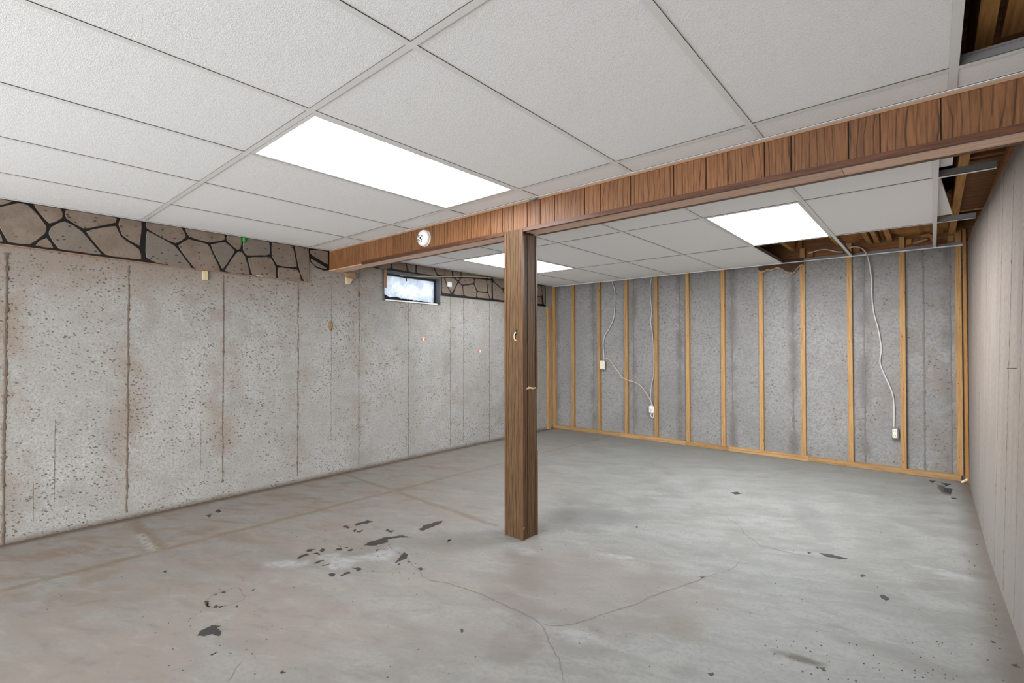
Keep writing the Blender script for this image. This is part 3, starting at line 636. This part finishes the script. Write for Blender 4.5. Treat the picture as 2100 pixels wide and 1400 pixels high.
# crumpled kraft-faced batts in the joist bays
def batt(x0, x1, y0, y1, z, seed, amp=.05):
    nx, ny = 12, 22; V, F = [], []
    for i in range(nx+1):
        for j in range(ny+1):
            x = x0+(x1-x0)*i/nx; y = y0+(y1-y0)*j/ny; q = Vector((x*7+seed, y*6, seed*1.7))
            V.append((x, y, z + amp*mnoise.noise(q) + amp*.7*abs(mnoise.noise(q*2.1)) - .05*math.sin(math.pi*i/nx)*.5))
    for i in range(nx):
        for j in range(ny): F.append((i*(ny+1)+j, i*(ny+1)+j+1, (i+1)*(ny+1)+j+1, (i+1)*(ny+1)+j))
    return mesh('insulation_batt', V, F, 'kraft', fr)
batt(3.95, 4.33, 4.3, 5.82, 2.215, 1, .06); batt(3.55, 3.75, 4.3, 5.82, 2.22, 2); batt(3.85, 3.90, 4.3, 5.82, 2.22, 3); batt(3.14, 3.495, 4.3, 5.82, 2.30, 4, .03)
# folded scrap of batt facing drooping between the joists
P = [aty(1680+a/6.774, 470+b/6.774, 5.70) for a, b in ((1290, 190), (1400, 150), (1500, 125), (1515, 140), (1420, 180), (1330, 200))]
prism('torn_facing', P, (0, .02, .012), 'brownwood', fr)
P = [aty(1680+a/6.774, 470+b/6.774, 5.66) for a, b in ((1400, 80), (1520, 55), (1560, 70), (1620, 190), (1560, 180), (1530, 110), (1420, 110))]
prism('torn_facing', P, (0, .02, .01), 'kraft', fr)

# ================================================================== THINGS
# ---- wood-clad beam
BY, BB, BZ = 2.300, 2.440, 1.888
bm_ = empty('ceiling_beam', (2.25, 2.37, BZ), 'dark wood-panelled beam crossing the room under the ceiling', 'beam')
GR = [-.10, .305, .597, .824, .983, 1.085, 1.231, 1.481, 1.64, 1.789, 1.874, 2.055, 2.157, 2.25, 2.36, 2.46, 2.564, 2.769, 2.87, 3.046, 3.275, 3.429, 3.526, 3.677, 3.779, 3.978, 4.077, 4.25, 4.515]
box('core', -.10, 4.515, BY+.006, BB-.006, BZ+.006, 2.17, 'black', bm_)
for a, b in zip(GR[:-1], GR[1:]):
    box('plank', a+.0018, b-.0018, BY, BY+.006, BZ, 2.072, 'panel', bm_, .0012)
for a, b in zip(GR[:-1:2], GR[2::2]):
    box('rear_plank', a+.0018, b-.0018, BB-.006, BB, BZ, 2.072, 'panel', bm_)
for a, b in ((-.1, 2.176), (2.327, 3.95), (3.952, 4.515)):
    box('soffit_board', a, b, BY+.002, BB-.002, BZ-.004, BZ+.002, 'soffit', bm_)
for a, b in ((.555, 2.172), (2.332, 4.515)):
    boxes('corner_moulding', [(a, b, BY-.006, BY-.0005, BZ-.007, BZ+.017), (a, b, BY-.0005, BY+.014, BZ-.007, BZ-.0045)], 'mould_x', bm_)
for a, b in ((.30, 2.172), (2.332, 4.515)):
    boxes('corner_moulding', [(a, b, BB+.0005, BB+.006, BZ-.007, BZ+.017), (a, b, BB-.014, BB+.0005, BZ-.007, BZ-.0045)], 'mould_x', bm_)
box('top_bead', .03, 4.5, BY-.005, BY-.0006, 2.056, 2.0645, 'brownwood', bm_)
for (u, v) in ((686, 518), (690, 527), (2075, 271)):
    q = aty(u, v, BY); lathe('nail_head', [(.004, 0), (.004, .0015), (.002, .002)], (q.x, BY, q.z), (0, -1, 0), 'steel', bm_, 8)
# scrap at the ceiling edge above the beam
q = atz(1090, 404, ZC); clump('torn_paper', (q.x, BY-.012, ZC-.006), .014, 'steel', bm_, 9, (2.2, .7, .5))

# ---- wood-clad post under the beam
PX0, PX1, PY0, PY1 = 2.182, 2.324, 2.300, 2.438
po = empty('support_post', (2.253, 2.37, 0), 'brown wood-panelled square post standing in the middle of the floor', 'post')
box('core', PX0+.006, PX1-.006, PY0+.006, PY1-.006, 0.001, BZ-.006, 'black', po)
box('front_panel', PX0+.001, PX1-.001, PY0-.001, PY0+.005, .001, 1.902, 'post_panel', po)
box('back_panel', PX0+.001, PX1-.001, PY1-.005, PY1, .001, BZ-.008, 'post_panel', po)
box('left_panel', PX0, PX0+.005, PY0+.006, PY1-.006, .001, BZ-.008, 'post_panel', po)
box('right_plank', PX1-.005, PX1, PY0+.006, PY0+.042, .001, BZ-.008, 'post_panel', po, .001); box('right_plank', PX1-.005, PX1, PY0+.046, PY1-.006, .001, BZ-.008, 'post_panel', po, .001)
def cmould(x, y, sx, sy, z0, z1):
    w_, t = .013, .004
    xa, xb = sorted((x+sx*t, x-sx*w_)); ya, yb = sorted((y+sy*t, y+sy*.0005)); xc, xd = sorted((x+sx*t, x+sx*.0005)); yc, yd = sorted((y+sy*.0005, y-sy*w_))
    return boxes('corner_moulding', [(xa, xb, ya, yb, z0, z1), (xc, xd, yc, yd, z0, z1)], 'mould_z', po)
cmould(PX0, PY0-.001, -1, -1, .001, 1.895); cmould(PX1, PY0-.001, 1, -1, .001, 1.90); cmould(PX0, PY1, -1, 1, .001, BZ-.008)
zb = aty(1102, 797, PY1).z; zc_ = aty(1102, 923, PY1).z
cmould(PX1, PY1, 1, 1, zb, BZ-.008); cmould(PX1, PY1, 1, 1, .001, zc_)
# gouge in the front panel with a peeled flap, split chip on the side
q = aty(1058, 685, PY0); g0 = [(-.011, .022), (.004, .026), (.014, .030), (.008, .018), (.006, 0), (-.002, -.012), (-.012, -.004)]
prism('gouge', [(q.x+a, PY0-.0012, q.z+b) for a, b in g0], (0, -.0006, 0), 'black', po)
V, F = [], []
for i in range(9):
    t = i/8; a = -1.2+2.9*t; V += [(q.x-.002-.014*math.cos(a)+.004, PY0-.002-.006*math.sin(t*3.1), q.z-.012+.03*math.sin(a)*-1), (q.x+.002-.009*math.cos(a)+.004, PY0-.002-.010*math.sin(t*3.1), q.z-.012+.022*math.sin(a)*-1)]
for i in range(8): F.append((2*i, 2*i+1, 2*i+3, 2*i+2))
mesh('peeled_flap', V, F, 'shim', po, True)
pz = [(PY0+.028, 797), (PY0+.05, 792), (PY0+.075, 793), (PY0+.10, 795), (PY1-.008, 794), (PY1-.008, 797), (PY0+.09, 798), (PY0+.07, 796), (PY0+.05, 797)]
zz = aty(1090, 795, 2.38).z
prism('split_chip', [(PX1+.0004, y, zz-(v-795)*.0030) for y, v in pz], (.002, 0, 0), 'shim', po)
q = atx(1073, 1083, PX1); clump('chip', (PX1+.004, PY0+.002, q.z), .004, 'shim', po, 2, (.6, .6, 2))

# ---- smoke detector on the beam front
sd = empty('smoke_detector', (1.40, BY-.02, 1.972), 'round white smoke detector on the front of the wood beam', 'smoke detector')
c0 = (1.40, BY, 1.976)
lathe('base', [(.060, .0), (.062, .004), (.060, .012)], c0, (0, -1, 0), 'cream', sd, 28)
cov = lathe('cover', [(.0585, .012), (.060, .018), (.058, .030), (.050, .040), (.034, .045), (.014, .046)], c0, (0, -1, 0), 'white', sd, 28)
for k_, (r0, r1, a0, a1) in enumerate([(.018, .024, .3, 1.3), (.018, .024, 1.9, 2.9), (.018, .024, 3.5, 4.4), (.018, .024, 5.0, 5.9), (.030, .035, 2.2, 2.9), (.030, .035, 3.3, 4.0), (.030, .035, 4.4, 5.2), (0.0, .009, 0, 6.28)]):
    pts = []; n = 7
    for i in range(n+1): a = a0+(a1-a0)*i/n; pts.append((r1*math.cos(a), r1*math.sin(a)))
    if r0 > 0:
        for i in range(n, -1, -1): a = a0+(a1-a0)*i/n; pts.append((r0*math.cos(a), r0*math.sin(a)))
    else: pts = pts[:-1]
    prism('vent_slot', [(c0[0]-.006+a, BY-.0462 if r1 < .026 else BY-.0448, c0[2]+b) for a, b in pts], (0, -.0008, 0), 'slot', cov)
box('test_lever', 1.337, 1.349, BY-.028, BY-.014, 1.955, 1.962, 'slot', sd)

# ---- faux stone panelling along the top of the left wall
SX0, SX1 = 0.002, 0.014
def stone_panel(name, label, boards, stones, pscale, ox, oy, inset, x=SX1):
    pts = [(p.y, p.z) for poly in stones for p in [atx(ox+a/pscale, oy+b/pscale, x) for a, b in poly]]
    t = empty(name, (0, sum(p[0] for p in pts)/len(pts), min(p[1] for p in pts)), label, 'wall panel')
    for bpoly in boards:
        prism('backing_board', [(SX0, y, z) for y, z in bpoly], (SX1-SX0, 0, 0), 'black', t)
    return t
def add_stone(t, yz, inset, seed, zmax=2.064):
    n = len(yz); ar = sum(yz[i][0]*yz[(i+1) % n][1]-yz[(i+1) % n][0]*yz[i][1] for i in range(n))
    if ar < 0: yz = yz[::-1]
    out = []
    for i in range(n):
        p0, p1, p2 = Vector(yz[i-1]), Vector(yz[i]), Vector(yz[(i+1) % n]); d1 = (p1-p0).normalized(); d2 = (p2-p1).normalized()
        n1, n2 = Vector((-d1.y, d1.x)), Vector((-d2.y, d2.x)); bs = n1+n2
        bs = bs.normalized() if bs.length > 1e-3 else n1
        out.append(p1 + bs*min(inset/max(.45, bs.dot(n1)), inset*2))
    rr_ = random.Random(seed); fine = []
    for i in range(n):
        a, b = out[i], out[(i+1) % n]; k = max(2, int((b-a).length/.035))
        for s in range(k):
            p = a.lerp(b, (s+.0)/k)
            if s == 0 and k >= 2:   # ease the corner
                prv = out[i-1]; p = p + ((prv-p).normalized()+(b-p).normalized())*.005
            fine.append(p + Vector((rr_.uniform(-.0018, .0018), rr_.uniform(-.0018, .0018))))
    fine = [Vector((p.x, min(p.y, zmax))) for p in fine]
    m_ = len(fine); cen = sum(fine, Vector((0, 0)))/m_
    V = [(SX1, p.x, p.y) for p in fine] + [(SX1+.0025, *(p+(cen-p).normalized()*.0022)) for p in fine]
    F = [tuple(range(m_))[::-1], tuple(range(m_, 2*m_))] + [(i, (i+1) % m_, m_+(i+1) % m_, m_+i) for i in range(m_)]
    return mesh('stone', V, F, 'stone', t)
def yzs(poly, s, ox, oy): return [(p.y, p.z) for p in [atx(ox+a/s, oy+b/s, SX1) for a, b in poly]]
S1 = [[(-60, 60), (110, 98), (-60, 142)], [(-60, 142), (110, 98), (180, 112), (300, 250), (285, 300), (190, 370), (40, 357), (-20, 230)], [(-60, 200), (-20, 230), (40, 357), (-60, 348)], [(180, 100), (385, 135), (395, 205), (300, 250)],
      [(285, 300), (350, 395), (190, 370)], [(300, 250), (395, 205), (505, 275), (640, 432), (350, 395), (285, 300)], [(385, 135), (728, 190), (715, 235), (505, 275), (395, 205)],
      [(505, 275), (715, 235), (740, 310), (860, 385), (878, 462), (640, 432)], [(728, 190), (876, 210), (862, 385), (740, 310), (715, 235)], [(886, 262), (1075, 365), (1185, 513), (960, 480), (884, 445)],
      [(882, 212), (1115, 250), (1150, 320), (1075, 365), (888, 268)], [(1115, 250), (1378, 295), (1380, 340), (1275, 355), (1150, 320)], [(1150, 320), (1275, 355), (1360, 532), (1185, 513), (1075, 365)],
      [(1275, 355), (1380, 340), (1445, 400), (1360, 528)], [(1378, 295), (1485, 312), (1475, 395), (1445, 400), (1380, 340)], [(1445, 400), (1475, 395), (1505, 435), (1535, 553), (1360, 530)],
      [(1485, 312), (1652, 340), (1655, 430), (1505, 435), (1475, 395)], [(1505, 435), (1655, 430), (1690, 495), (1692, 574), (1535, 553)], [(1652, 340), (1793, 362), (1822, 508), (1690, 495), (1655, 430)],
      [(1690, 495), (1822, 508), (1852, 590), (1692, 574)], [(1793, 362), (1884, 378), (1884, 593), (1852, 590), (1822, 508)]]
sp = stone_panel('faux_stone_panel', 'long faux stone panel with black joints along the near top of the pitted wall', [[(-1.75, 1.801), (.2, 1.798), (.8, 1.781), (1.45, 1.768), (2.095, 1.763), (2.095, 2.066), (-1.75, 2.066)]], S1, 2.9786, 0, 380, .006)
for i, poly in enumerate(S1): add_stone(sp, yzs(poly, 2.9786, 0, 380), .0062, 200+i)
for i, poly in enumerate(S1[2:]):      # the print repeats towards the viewer
    yz = yzs(poly, 2.9786, 0, 380); yz = [(a-1.985, b+.012) for a, b in yz]
    if min(a for a, b in yz) > -1.74 and max(a for a, b in yz) < .13: add_stone(sp, yz, .0062, 260+i)
yz0 = [atx(0, 502, SX1), atx(632, 578, SX1)]
box('edge_strip', SX0, .0155, 2.095, 2.099, 1.757, 2.064, 'shim', sp)
tan = prism('bottom_edge', [(SX0, -1.75, 1.795), (SX0, .2, 1.792), (SX0, .8, 1.775), (SX0, 1.45, 1.762), (SX0, 2.095, 1.757), (SX0, 2.095, 1.7625), (SX0, 1.45, 1.7675), (SX0, .8, 1.7805), (SX0, .2, 1.7975), (SX0, -1.75, 1.8005)], (.0138, 0, 0), 'brownwood', sp)

S2 = [[(1890, 388), (2008, 400), (2008, 492), (1892, 420)], [(1890, 440), (2004, 505), (1995, 520), (1935, 500), (1900, 470)]]
sp2 = empty('faux_stone_panel', (0, 2.2, 1.86), 'small ragged faux stone scrap wedged between panel and wood beam', 'wall panel')
prism('backing_board', [(SX0, y, z) for y, z in yzs([(1888, 385), (2010, 400), (2008, 516), (1985, 520), (1935, 502), (1896, 462)], 2.9786, 0, 380)], (SX1-SX0, 0, 0), 'black', sp2)
for i, poly in enumerate(S2): add_stone(sp2, yzs(poly, 2.9786, 0, 380), .0045, 300+i)

S3 = [[(640, 400), (758, 370), (762, 418), (680, 424)], [(758, 370), (868, 352), (885, 440), (762, 418)], [(868, 352), (948, 350), (948, 452), (885, 440)], [(952, 380), (1085, 400), (1110, 462), (1120, 480), (952, 450)], [(1085, 400), (1228, 422), (1232, 478), (1140, 470), (1110, 462)],
      [(1232, 424), (1296, 434), (1294, 484), (1234, 478)], [(1296, 434), (1500, 466), (1494, 496), (1398, 488), (1294, 484)], [(1500, 466), (1530, 470), (1530, 500), (1496, 496)],
      [(1145, 478), (1165, 482), (1195, 560), (1225, 615), (1145, 606)], [(1165, 482), (1240, 482), (1275, 515), (1225, 612), (1195, 560)], [(1240, 480), (1296, 484), (1275, 515)], [(1275, 515), (1305, 545), (1320, 628), (1228, 614)],
      [(1296, 484), (1398, 488), (1395, 530), (1305, 545), (1275, 515)], [(1305, 545), (1395, 530), (1418, 590), (1415, 640), (1320, 628)], [(1398, 488), (1492, 496), (1502, 600), (1418, 590), (1395, 530)], [(1418, 590), (1502, 600), (1520, 650), (1415, 640)], [(1492, 496), (1533, 500), (1533, 652), (1520, 650), (1502, 600)],
      [(1537, 508), (1615, 575), (1650, 640), (1660, 668), (1540, 652)], [(1540, 480), (1700, 505), (1660, 540), (1615, 575), (1540, 508)], [(1700, 505), (1790, 520), (1790, 600), (1690, 590), (1660, 545)], [(1615, 575), (1655, 545), (1690, 590), (1660, 640), (1645, 640)], [(1690, 590), (1790, 600), (1790, 690), (1660, 668), (1660, 640)],
      [(1790, 520), (1912, 542), (1922, 618), (1915, 632), (1790, 620)], [(1790, 620), (1915, 632), (1922, 692), (1790, 680)], [(1912, 542), (1972, 550), (1972, 700), (1930, 694), (1922, 618)]]
sp3 = empty('faux_stone_panel', (0, 4.4, 1.78), 'far faux stone panel running past the small window to the stud wall', 'wall panel')
b3 = [(WY1+.012, 1.776), (5.62, 1.772), (5.62, 2.066), (2.5, 2.066), (2.5, 1.985), (2.86, 1.968), (WY1+.012, 1.968)]
prism('backing_board', [(SX0, y, z) for y, z in b3], (SX1-SX0, 0, 0), 'black', sp3)
for i, poly in enumerate(S3):
    yz = [(min(max(a, 2.51), 5.61), b) for a, b in yzs(poly, 3.75, 600, 440)]; add_stone(sp3, yz, .006, 330+i)
prism('bottom_edge', [(SX0, WY1+.012, 1.768), (SX0, 5.62, 1.764), (SX0, 5.62, 1.7715), (SX0, WY1+.012, 1.7755)], (.016, 0, 0), 'slot', sp3)

# ---- basement window
wi = empty('window_1', (-.06, (WY0+WY1)/2, WZ0), 'small frosted basement window set high in the pitted wall', kind='structure')
e = .001
boxes('window_frame', [(-.09, .006, WY0+e, WY0+.018, WZ0+e, WZ1-e), (-.09, .006, WY1-.014, WY1-e, WZ0+e, WZ1-e), (-.09, .006, WY0+.018, WY1-.014, WZ0+e, WZ0+.012), (-.09, .006, WY0+.018, WY1-.014, WZ1-.018, WZ1-e)], 'frame', wi)
sash = boxes('sash', [(-.085, -.062, WY0+.018, WY0+.034, WZ0+.014, WZ1-.02), (-.085, -.062, WY1-.034, WY1-.016, WZ0+.014, WZ1-.02), (-.085, -.062, WY0+.034, WY1-.034, WZ0+.014, WZ0+.026), (-.085, -.062, WY0+.034, WY1-.034, WZ1-.038, WZ1-.02)], 'frame_dark', wi)
box('pane', -.076, -.072, WY0+.034, WY1-.034, WZ0+.026, WZ1-.038, 'pane', sash)
box('sill_bead', -.012, .012, WY0+.03, WY1-.05, WZ0+.002, WZ0+.016, 'white', wi)
boxes('latch', [(-.06, -.03, 3.20, 3.24, WZ1-.045, WZ1-.03), (-.06, -.05, 3.215, 3.225, WZ1-.075, WZ1-.045)], 'frame_dark', wi)
rr = random.Random(12); top = []
for i in range(40):
    t = i/39; y = WY0+.035+(WY1-WY0-.07)*t; hgt = (.045*(1-t)**1.3+.006) * (.75+.5*mnoise.noise(Vector((t*9, 1, 0)))) + rr.uniform(-.003, .003)
    top.append((-.0715, y, WZ0+.027+max(.003, hgt)))
prism('soil_line', [(-.0715, WY0+.035, WZ0+.0265)]+top+[(-.0715, WY1-.035, WZ0+.0265)], (.002, 0, 0), 'soil', wi)
# earth well outside so that daylight, not a wall, shows
st_ = box('wood_stop', .0005, .022, 2.895, 2.922, 1.785, 1.968, 'brownwood', None); tag(st_, 'short brown wooden stop at the left edge of the small window', 'wood strip')
P = [atx(u, v, .03) for u, v in ((820, 565), (860, 567), (905, 567.5), (960, 567), (1000, 569), (1036, 572))]
tube_o = tube('curtain_rod', P, .0035, 'shim'); tag(tube_o, 'thin tan rod running from the window top along the stone panel', 'rod')
q = atx(922, 583, .018)
tp = box('adhesive_tape', .0170, .0186, q.y-.034, q.y+.034, q.z-.028, q.z+.028, 'white', None, .002); tag(tp, 'white square of tape stuck on the far stone panel beside the window', 'tape')
for (u, v, l) in ((868, 695, 'small red and white sticker on the concrete under the window'), (984, 720, 'small red and white sticker on the concrete nearest the post')):
    q = atx(u, v, 0); s = empty('sticker', (0, q.y, q.z-.014), l, 'sticker')
    box('paper', .0003, .0012, q.y-.022, q.y+.024, q.z-.014, q.z+.014, 'white', s); box('red_mark', .0013, .0018, q.y-.036, q.y-.004, q.z-.016, q.z+.012, 'red', s); box('red_mark', .0013, .0018, q.y+.012, q.y+.036, q.z-.012, q.z+.010, 'red', s)
# green blob, blocks, corbel
q = atx(500, 492, SX1+.004); gb = clump('foam_blob', (SX1+.010, q.y, q.z), .013, 'green', None, 4, (.5, .9, 1.5)); tag(gb, 'bright green blob stuck on the near stone panel', 'blob')
q0 = atx(415, 554, .0); q1 = atx(425, 575, .0)
ws = box('wood_shim', .0005, .015, q0.y, q1.y, q1.z, q0.z-.006, 'shim', None, .001); tag(ws, 'pale wooden shim on the concrete below the near stone panel', 'wood block')
q = atx(533, 566, .0145); wsl = box('wood_sliver', .0145, .018, q.y-.03, q.y+.022, q.z-.004, q.z+.004, 'shim'); wsl.name = 'wood_sliver'; tag(wsl, 'tiny pale sliver on the bottom edge of the near stone panel', 'wood sliver')
cb = empty('corbel_block', (.05, 2.42, 1.78), 'small wooden block under the left end of the beam', 'wood block')
A = [atx(640+a/11.67, 500+b/11.67, .0) for a, b in ((735, 705), (800, 790), (950, 850), (968, 690), (850, 680))]
prism('bracket', [(.0005, p.y, min(p.z, BZ-.006)) for p in A], (.055, 0, 0), 'brownwood', cb)
A = [atx(640+a/11.67, 500+b/11.67, .0) for a, b in ((788, 795), (805, 965), (870, 975), (945, 850))]
prism('wedge', [(.0008, p.y, p.z) for p in A], (.022, 0, 0), 'shim', cb)

# ---- stud wall in front of the back wall
SY0, SY1 = 5.800, 5.839
sw = empty('stud_wall', (2.2, 5.82, 0), 'row of bare pine studs on a bottom plate against the back wall', 'stud wall')
SXs = [.003, .335, .757, 1.163, 1.572, 1.974, 2.381, 2.782, 3.18, 3.583, 3.987, 4.371]
STUDS = []
for i, x in enumerate(SXs):
    wdt = .041 if i else .045; top = 2.20 if x > 3.0 else 2.12
    V, F = boxvf(x, x+wdt, SY0, SY1, .050, top)
    ln = R.uniform(-.004, .004); V = [(a+(ln if c > 1 else 0), b, c) for a, b, c in V]
    so = mesh('stud', V, F, 'stud', sw); STUDS.append(so)
wr_x = min(wall_right_x(5.8, 0), wall_right_x(5.8, 2.1))
box('stud', 4.424, wr_x-.001, 5.765, 5.803, .0, 2.20, 'stud_dark', sw); 
for a, b in ((.003, 1.10), (1.102, 1.973), (1.975, 2.455), (2.457, 3.24), (3.242, 4.40)):
    box('bottom_plate', a, b, SY0-.002-R.uniform(0, .004), SY1, .001, .049, 'plate', sw, .0015)
for i, x in enumerate(SXs):       # nail heads
    for z in (.25, .75, 1.35):
        lathe('nail_head', [(.004, 0), (.0035, .001)], (x+.02+R.uniform(-.006, .006), SY0, z+R.uniform(-.15, .15)), (0, -1, 0), 'brass', STUDS[i], 6)
fs = box('furring_strip', .0005, .030, 5.655, 5.715, .0005, 1.76, 'stud', None, .001); tag(fs, 'upright pine furring strip on the pitted wall beside the stud wall corner', 'wood strip')

# ---- wiring
def px3(l, y, s=2.9167, ox=1100, oy=480): return [aty(ox+a/s, oy+b/s, y) for a, b in l]
YW = 5.832
c1 = tube('electric_cable', px3([(452, 270), (458, 300), (470, 345), (469, 440), (460, 510), (432, 570), (408, 610), (400, 660), (404, 720), (405, 752)], 5.822), .0065, 'cable'); tag(c1, 'grey-white cable hanging from the ceiling down to the cream switch box', 'cable')
c2 = tube('electric_cable', px3([(411, 748), (425, 744), (445, 760), (480, 810), (510, 850), (528, 866), (540, 870), (553, 875), (600, 890), (640, 925), (670, 970), (690, 1010), (695, 1030)], 5.792), .006, 'cable_pink'); tag(c2, 'pinkish cable sagging from the cream switch box to the white outlet', 'cable')
c3 = tube('electric_cable', px3([(692, 250), (682, 310), (684, 400), (690, 460), (684, 530), (694, 590), (700, 680), (702, 760), (700, 850), (689, 900), (683, 960), (686, 1000), (689, 1030)], 5.825), .0058, 'cable'); tag(c3, 'grey-white cable hanging beside a stud down to the white outlet', 'cable')
L1 = [aty(1680+a/6.774, 470+b/6.774, 5.77) for a, b in ((360, 318), (372, 300), (412, 262), (490, 242), (580, 260), (630, 300), (662, 350))]
L2 = [aty(1680+a/6.774, 470+b/6.774, 5.77 + .05*i/3) for i, (a, b) in enumerate(((690, 450), (715, 600), (730, 720)))] + [aty(1650+a/3.111, 600+b/3.111, 5.826) for a, b in ((431, 30), (445, 140), (470, 230), (489, 350), (482, 440), (500, 500), (540, 590), (565, 660), (572, 760), (570, 850), (573, 868))]
c4 = tube('electric_cable', L1+L2, .0062, 'cable'); tag(c4, 'pale cable looping out of the open ceiling down to the metal outlet box', 'cable')
c5 = tube('electric_cable', [aty(1500+a/7, 470+b/7, 5.79) for a, b in ((1110, 345), (1170, 325), (1250, 300), (1350, 290), (1440, 305), (1520, 322), (1600, 325))], .006, 'cable'); tag(c5, 'short cable lying on the sill above the open ceiling cell', 'cable')
sb = empty('switch_box', (.842, 5.79, .88), 'cream plastic switch box on the third stud from the left', 'electrical box')
box('back_box', .812, .872, 5.7865, 5.7985, .885, .992, 'steel', sb); cvp = box('cover_plate', .806, .880, 5.776, 5.786, .880, .998, 'cream', sb, .004)
lathe('screw', [(.004, 0), (.003, .001)], (.843, 5.776, .985), (0, -1, 0), 'steel', cvp, 8); lathe('screw', [(.004, 0), (.003, .001)], (.843, 5.776, .893), (0, -1, 0), 'steel', cvp, 8)
ot = empty('power_outlet', (1.536, 5.81, .335), 'white rounded outlet hanging on cables beside a pine stud', 'outlet')
obd = box('body', 1.500, 1.567, 5.785, 5.820, .345, .440, 'white', ot, .012); box('socket', 1.522, 1.542, 5.7825, 5.7846, .372, .402, 'cable', obd, .0008)
tube('clip', [(1.53, 5.802, .344), (1.525, 5.80, .315), (1.545, 5.80, .295), (1.562, 5.80, .31), (1.556, 5.802, .344)], .004, 'white', ot)
mo = empty('power_outlet', (3.942, 5.82, .315), 'metal outlet box low on the concrete at the end of the looping cable', 'outlet')
box('metal_box', 3.915, 3.972, 5.800, 5.8385, .318, .418, 'steel', mo, .003); rcp = box('receptacle', 3.926, 3.960, 5.793, 5.7995, .326, .410, 'cream', mo, .006)
for z in (.347, .389):
    box('slot', 3.935, 3.9375, 5.7922, 5.7930, z-.006, z+.006, 'slot', rcp); box('slot', 3.948, 3.9505, 5.7922, 5.7930, z-.006, z+.006, 'slot', rcp)

# ---- torn kraft paper hanging below the ceiling edge
kp = empty('torn_paper', (2.98, 5.79, 1.98), 'torn dark paper with ragged tan edge hanging between two studs', 'paper')
E_ = [(385, 585), (395, 605), (430, 622), (490, 606), (520, 580), (545, 592), (570, 590), (620, 572), (650, 558), (700, 566), (740, 590), (770, 615), (800, 622), (820, 632), (850, 628), (880, 637), (910, 620), (925, 590), (940, 570), (975, 535), (1040, 505)]
ed = [aty(1500+a/7, 470+b/7, 5.795) for a, b in E_]
tl = [Vector((p.x, 5.795, 2.10)) for p in ed]
prism('sheet', [(p.x, 5.7952, p.z) for p in ed] + [(p.x, 5.7952, p.z) for p in reversed(tl)], (0, .002, 0), 'paper', kp)
lip = rough_outline([(p.x, p.z+.004) for p in ed], .02, .0, 3)
V, F = [], []
rr = random.Random(3); ED = []
for a, b in zip(ed[:-1], ed[1:]):
    for s in range(4): ED.append(a.lerp(b, s/4))
for i, p in enumerate(ED):
    h = rr.uniform(.008, .017); V += [(p.x, 5.7945-rr.uniform(0, .006), p.z+h), (p.x, 5.788-rr.uniform(0, .006), p.z+h*.4), (p.x, 5.792, p.z-rr.uniform(0, .008))]
for i in range(len(ED)-1): F += [(3*i, 3*i+1, 3*i+4, 3*i+3), (3*i+1, 3*i+2, 3*i+5, 3*i+4)]
mesh('torn_edge', V, F, 'paper_edge', kp)

# ---- loose tiles lying on the grid at the right
def loose(label, pts, z0):
    o = prism('loose_ceiling_tile', [(x, y, z0) for x, y in pts], (0, 0, .014), 'tile'); tag(o, label, 'ceiling tile'); return o
loose('loose white ceiling tile poking out beside the wood beam at right', [(3.72, 2.50), (4.305, 2.50), (4.305, 3.36), (3.72, 3.36)], ZC+.0365)
loose('loose white ceiling tile lying askew past the grid edge at right', [(3.66, 3.56), (4.255, 3.50), (4.332, 4.60), (3.74, 4.63)], ZC+.0375)

# ---- small things in the right corner
P = atz(1977, 978, 0)
sc = prism('wood_scrap', [(4.395, 5.745, .0008), (4.432, 5.752, .03), (4.440, 5.757, .026), (4.404, 5.738, .0008)], (0, .012, .010), 'shim'); tag(sc, 'pale wood scrap on the floor in the right corner', 'wood scrap')
qn = atx(2068, 755, 4.47); nx_ = wall_right_x(qn.y, qn.z)
nl = tube('wall_nail', [(nx_+.01, qn.y, qn.z), (nx_-.03, qn.y, qn.z-.001)], .0022, 'brass', None, 6, 0); tag(nl, 'bent nail sticking out of the beige right wall', 'nail')
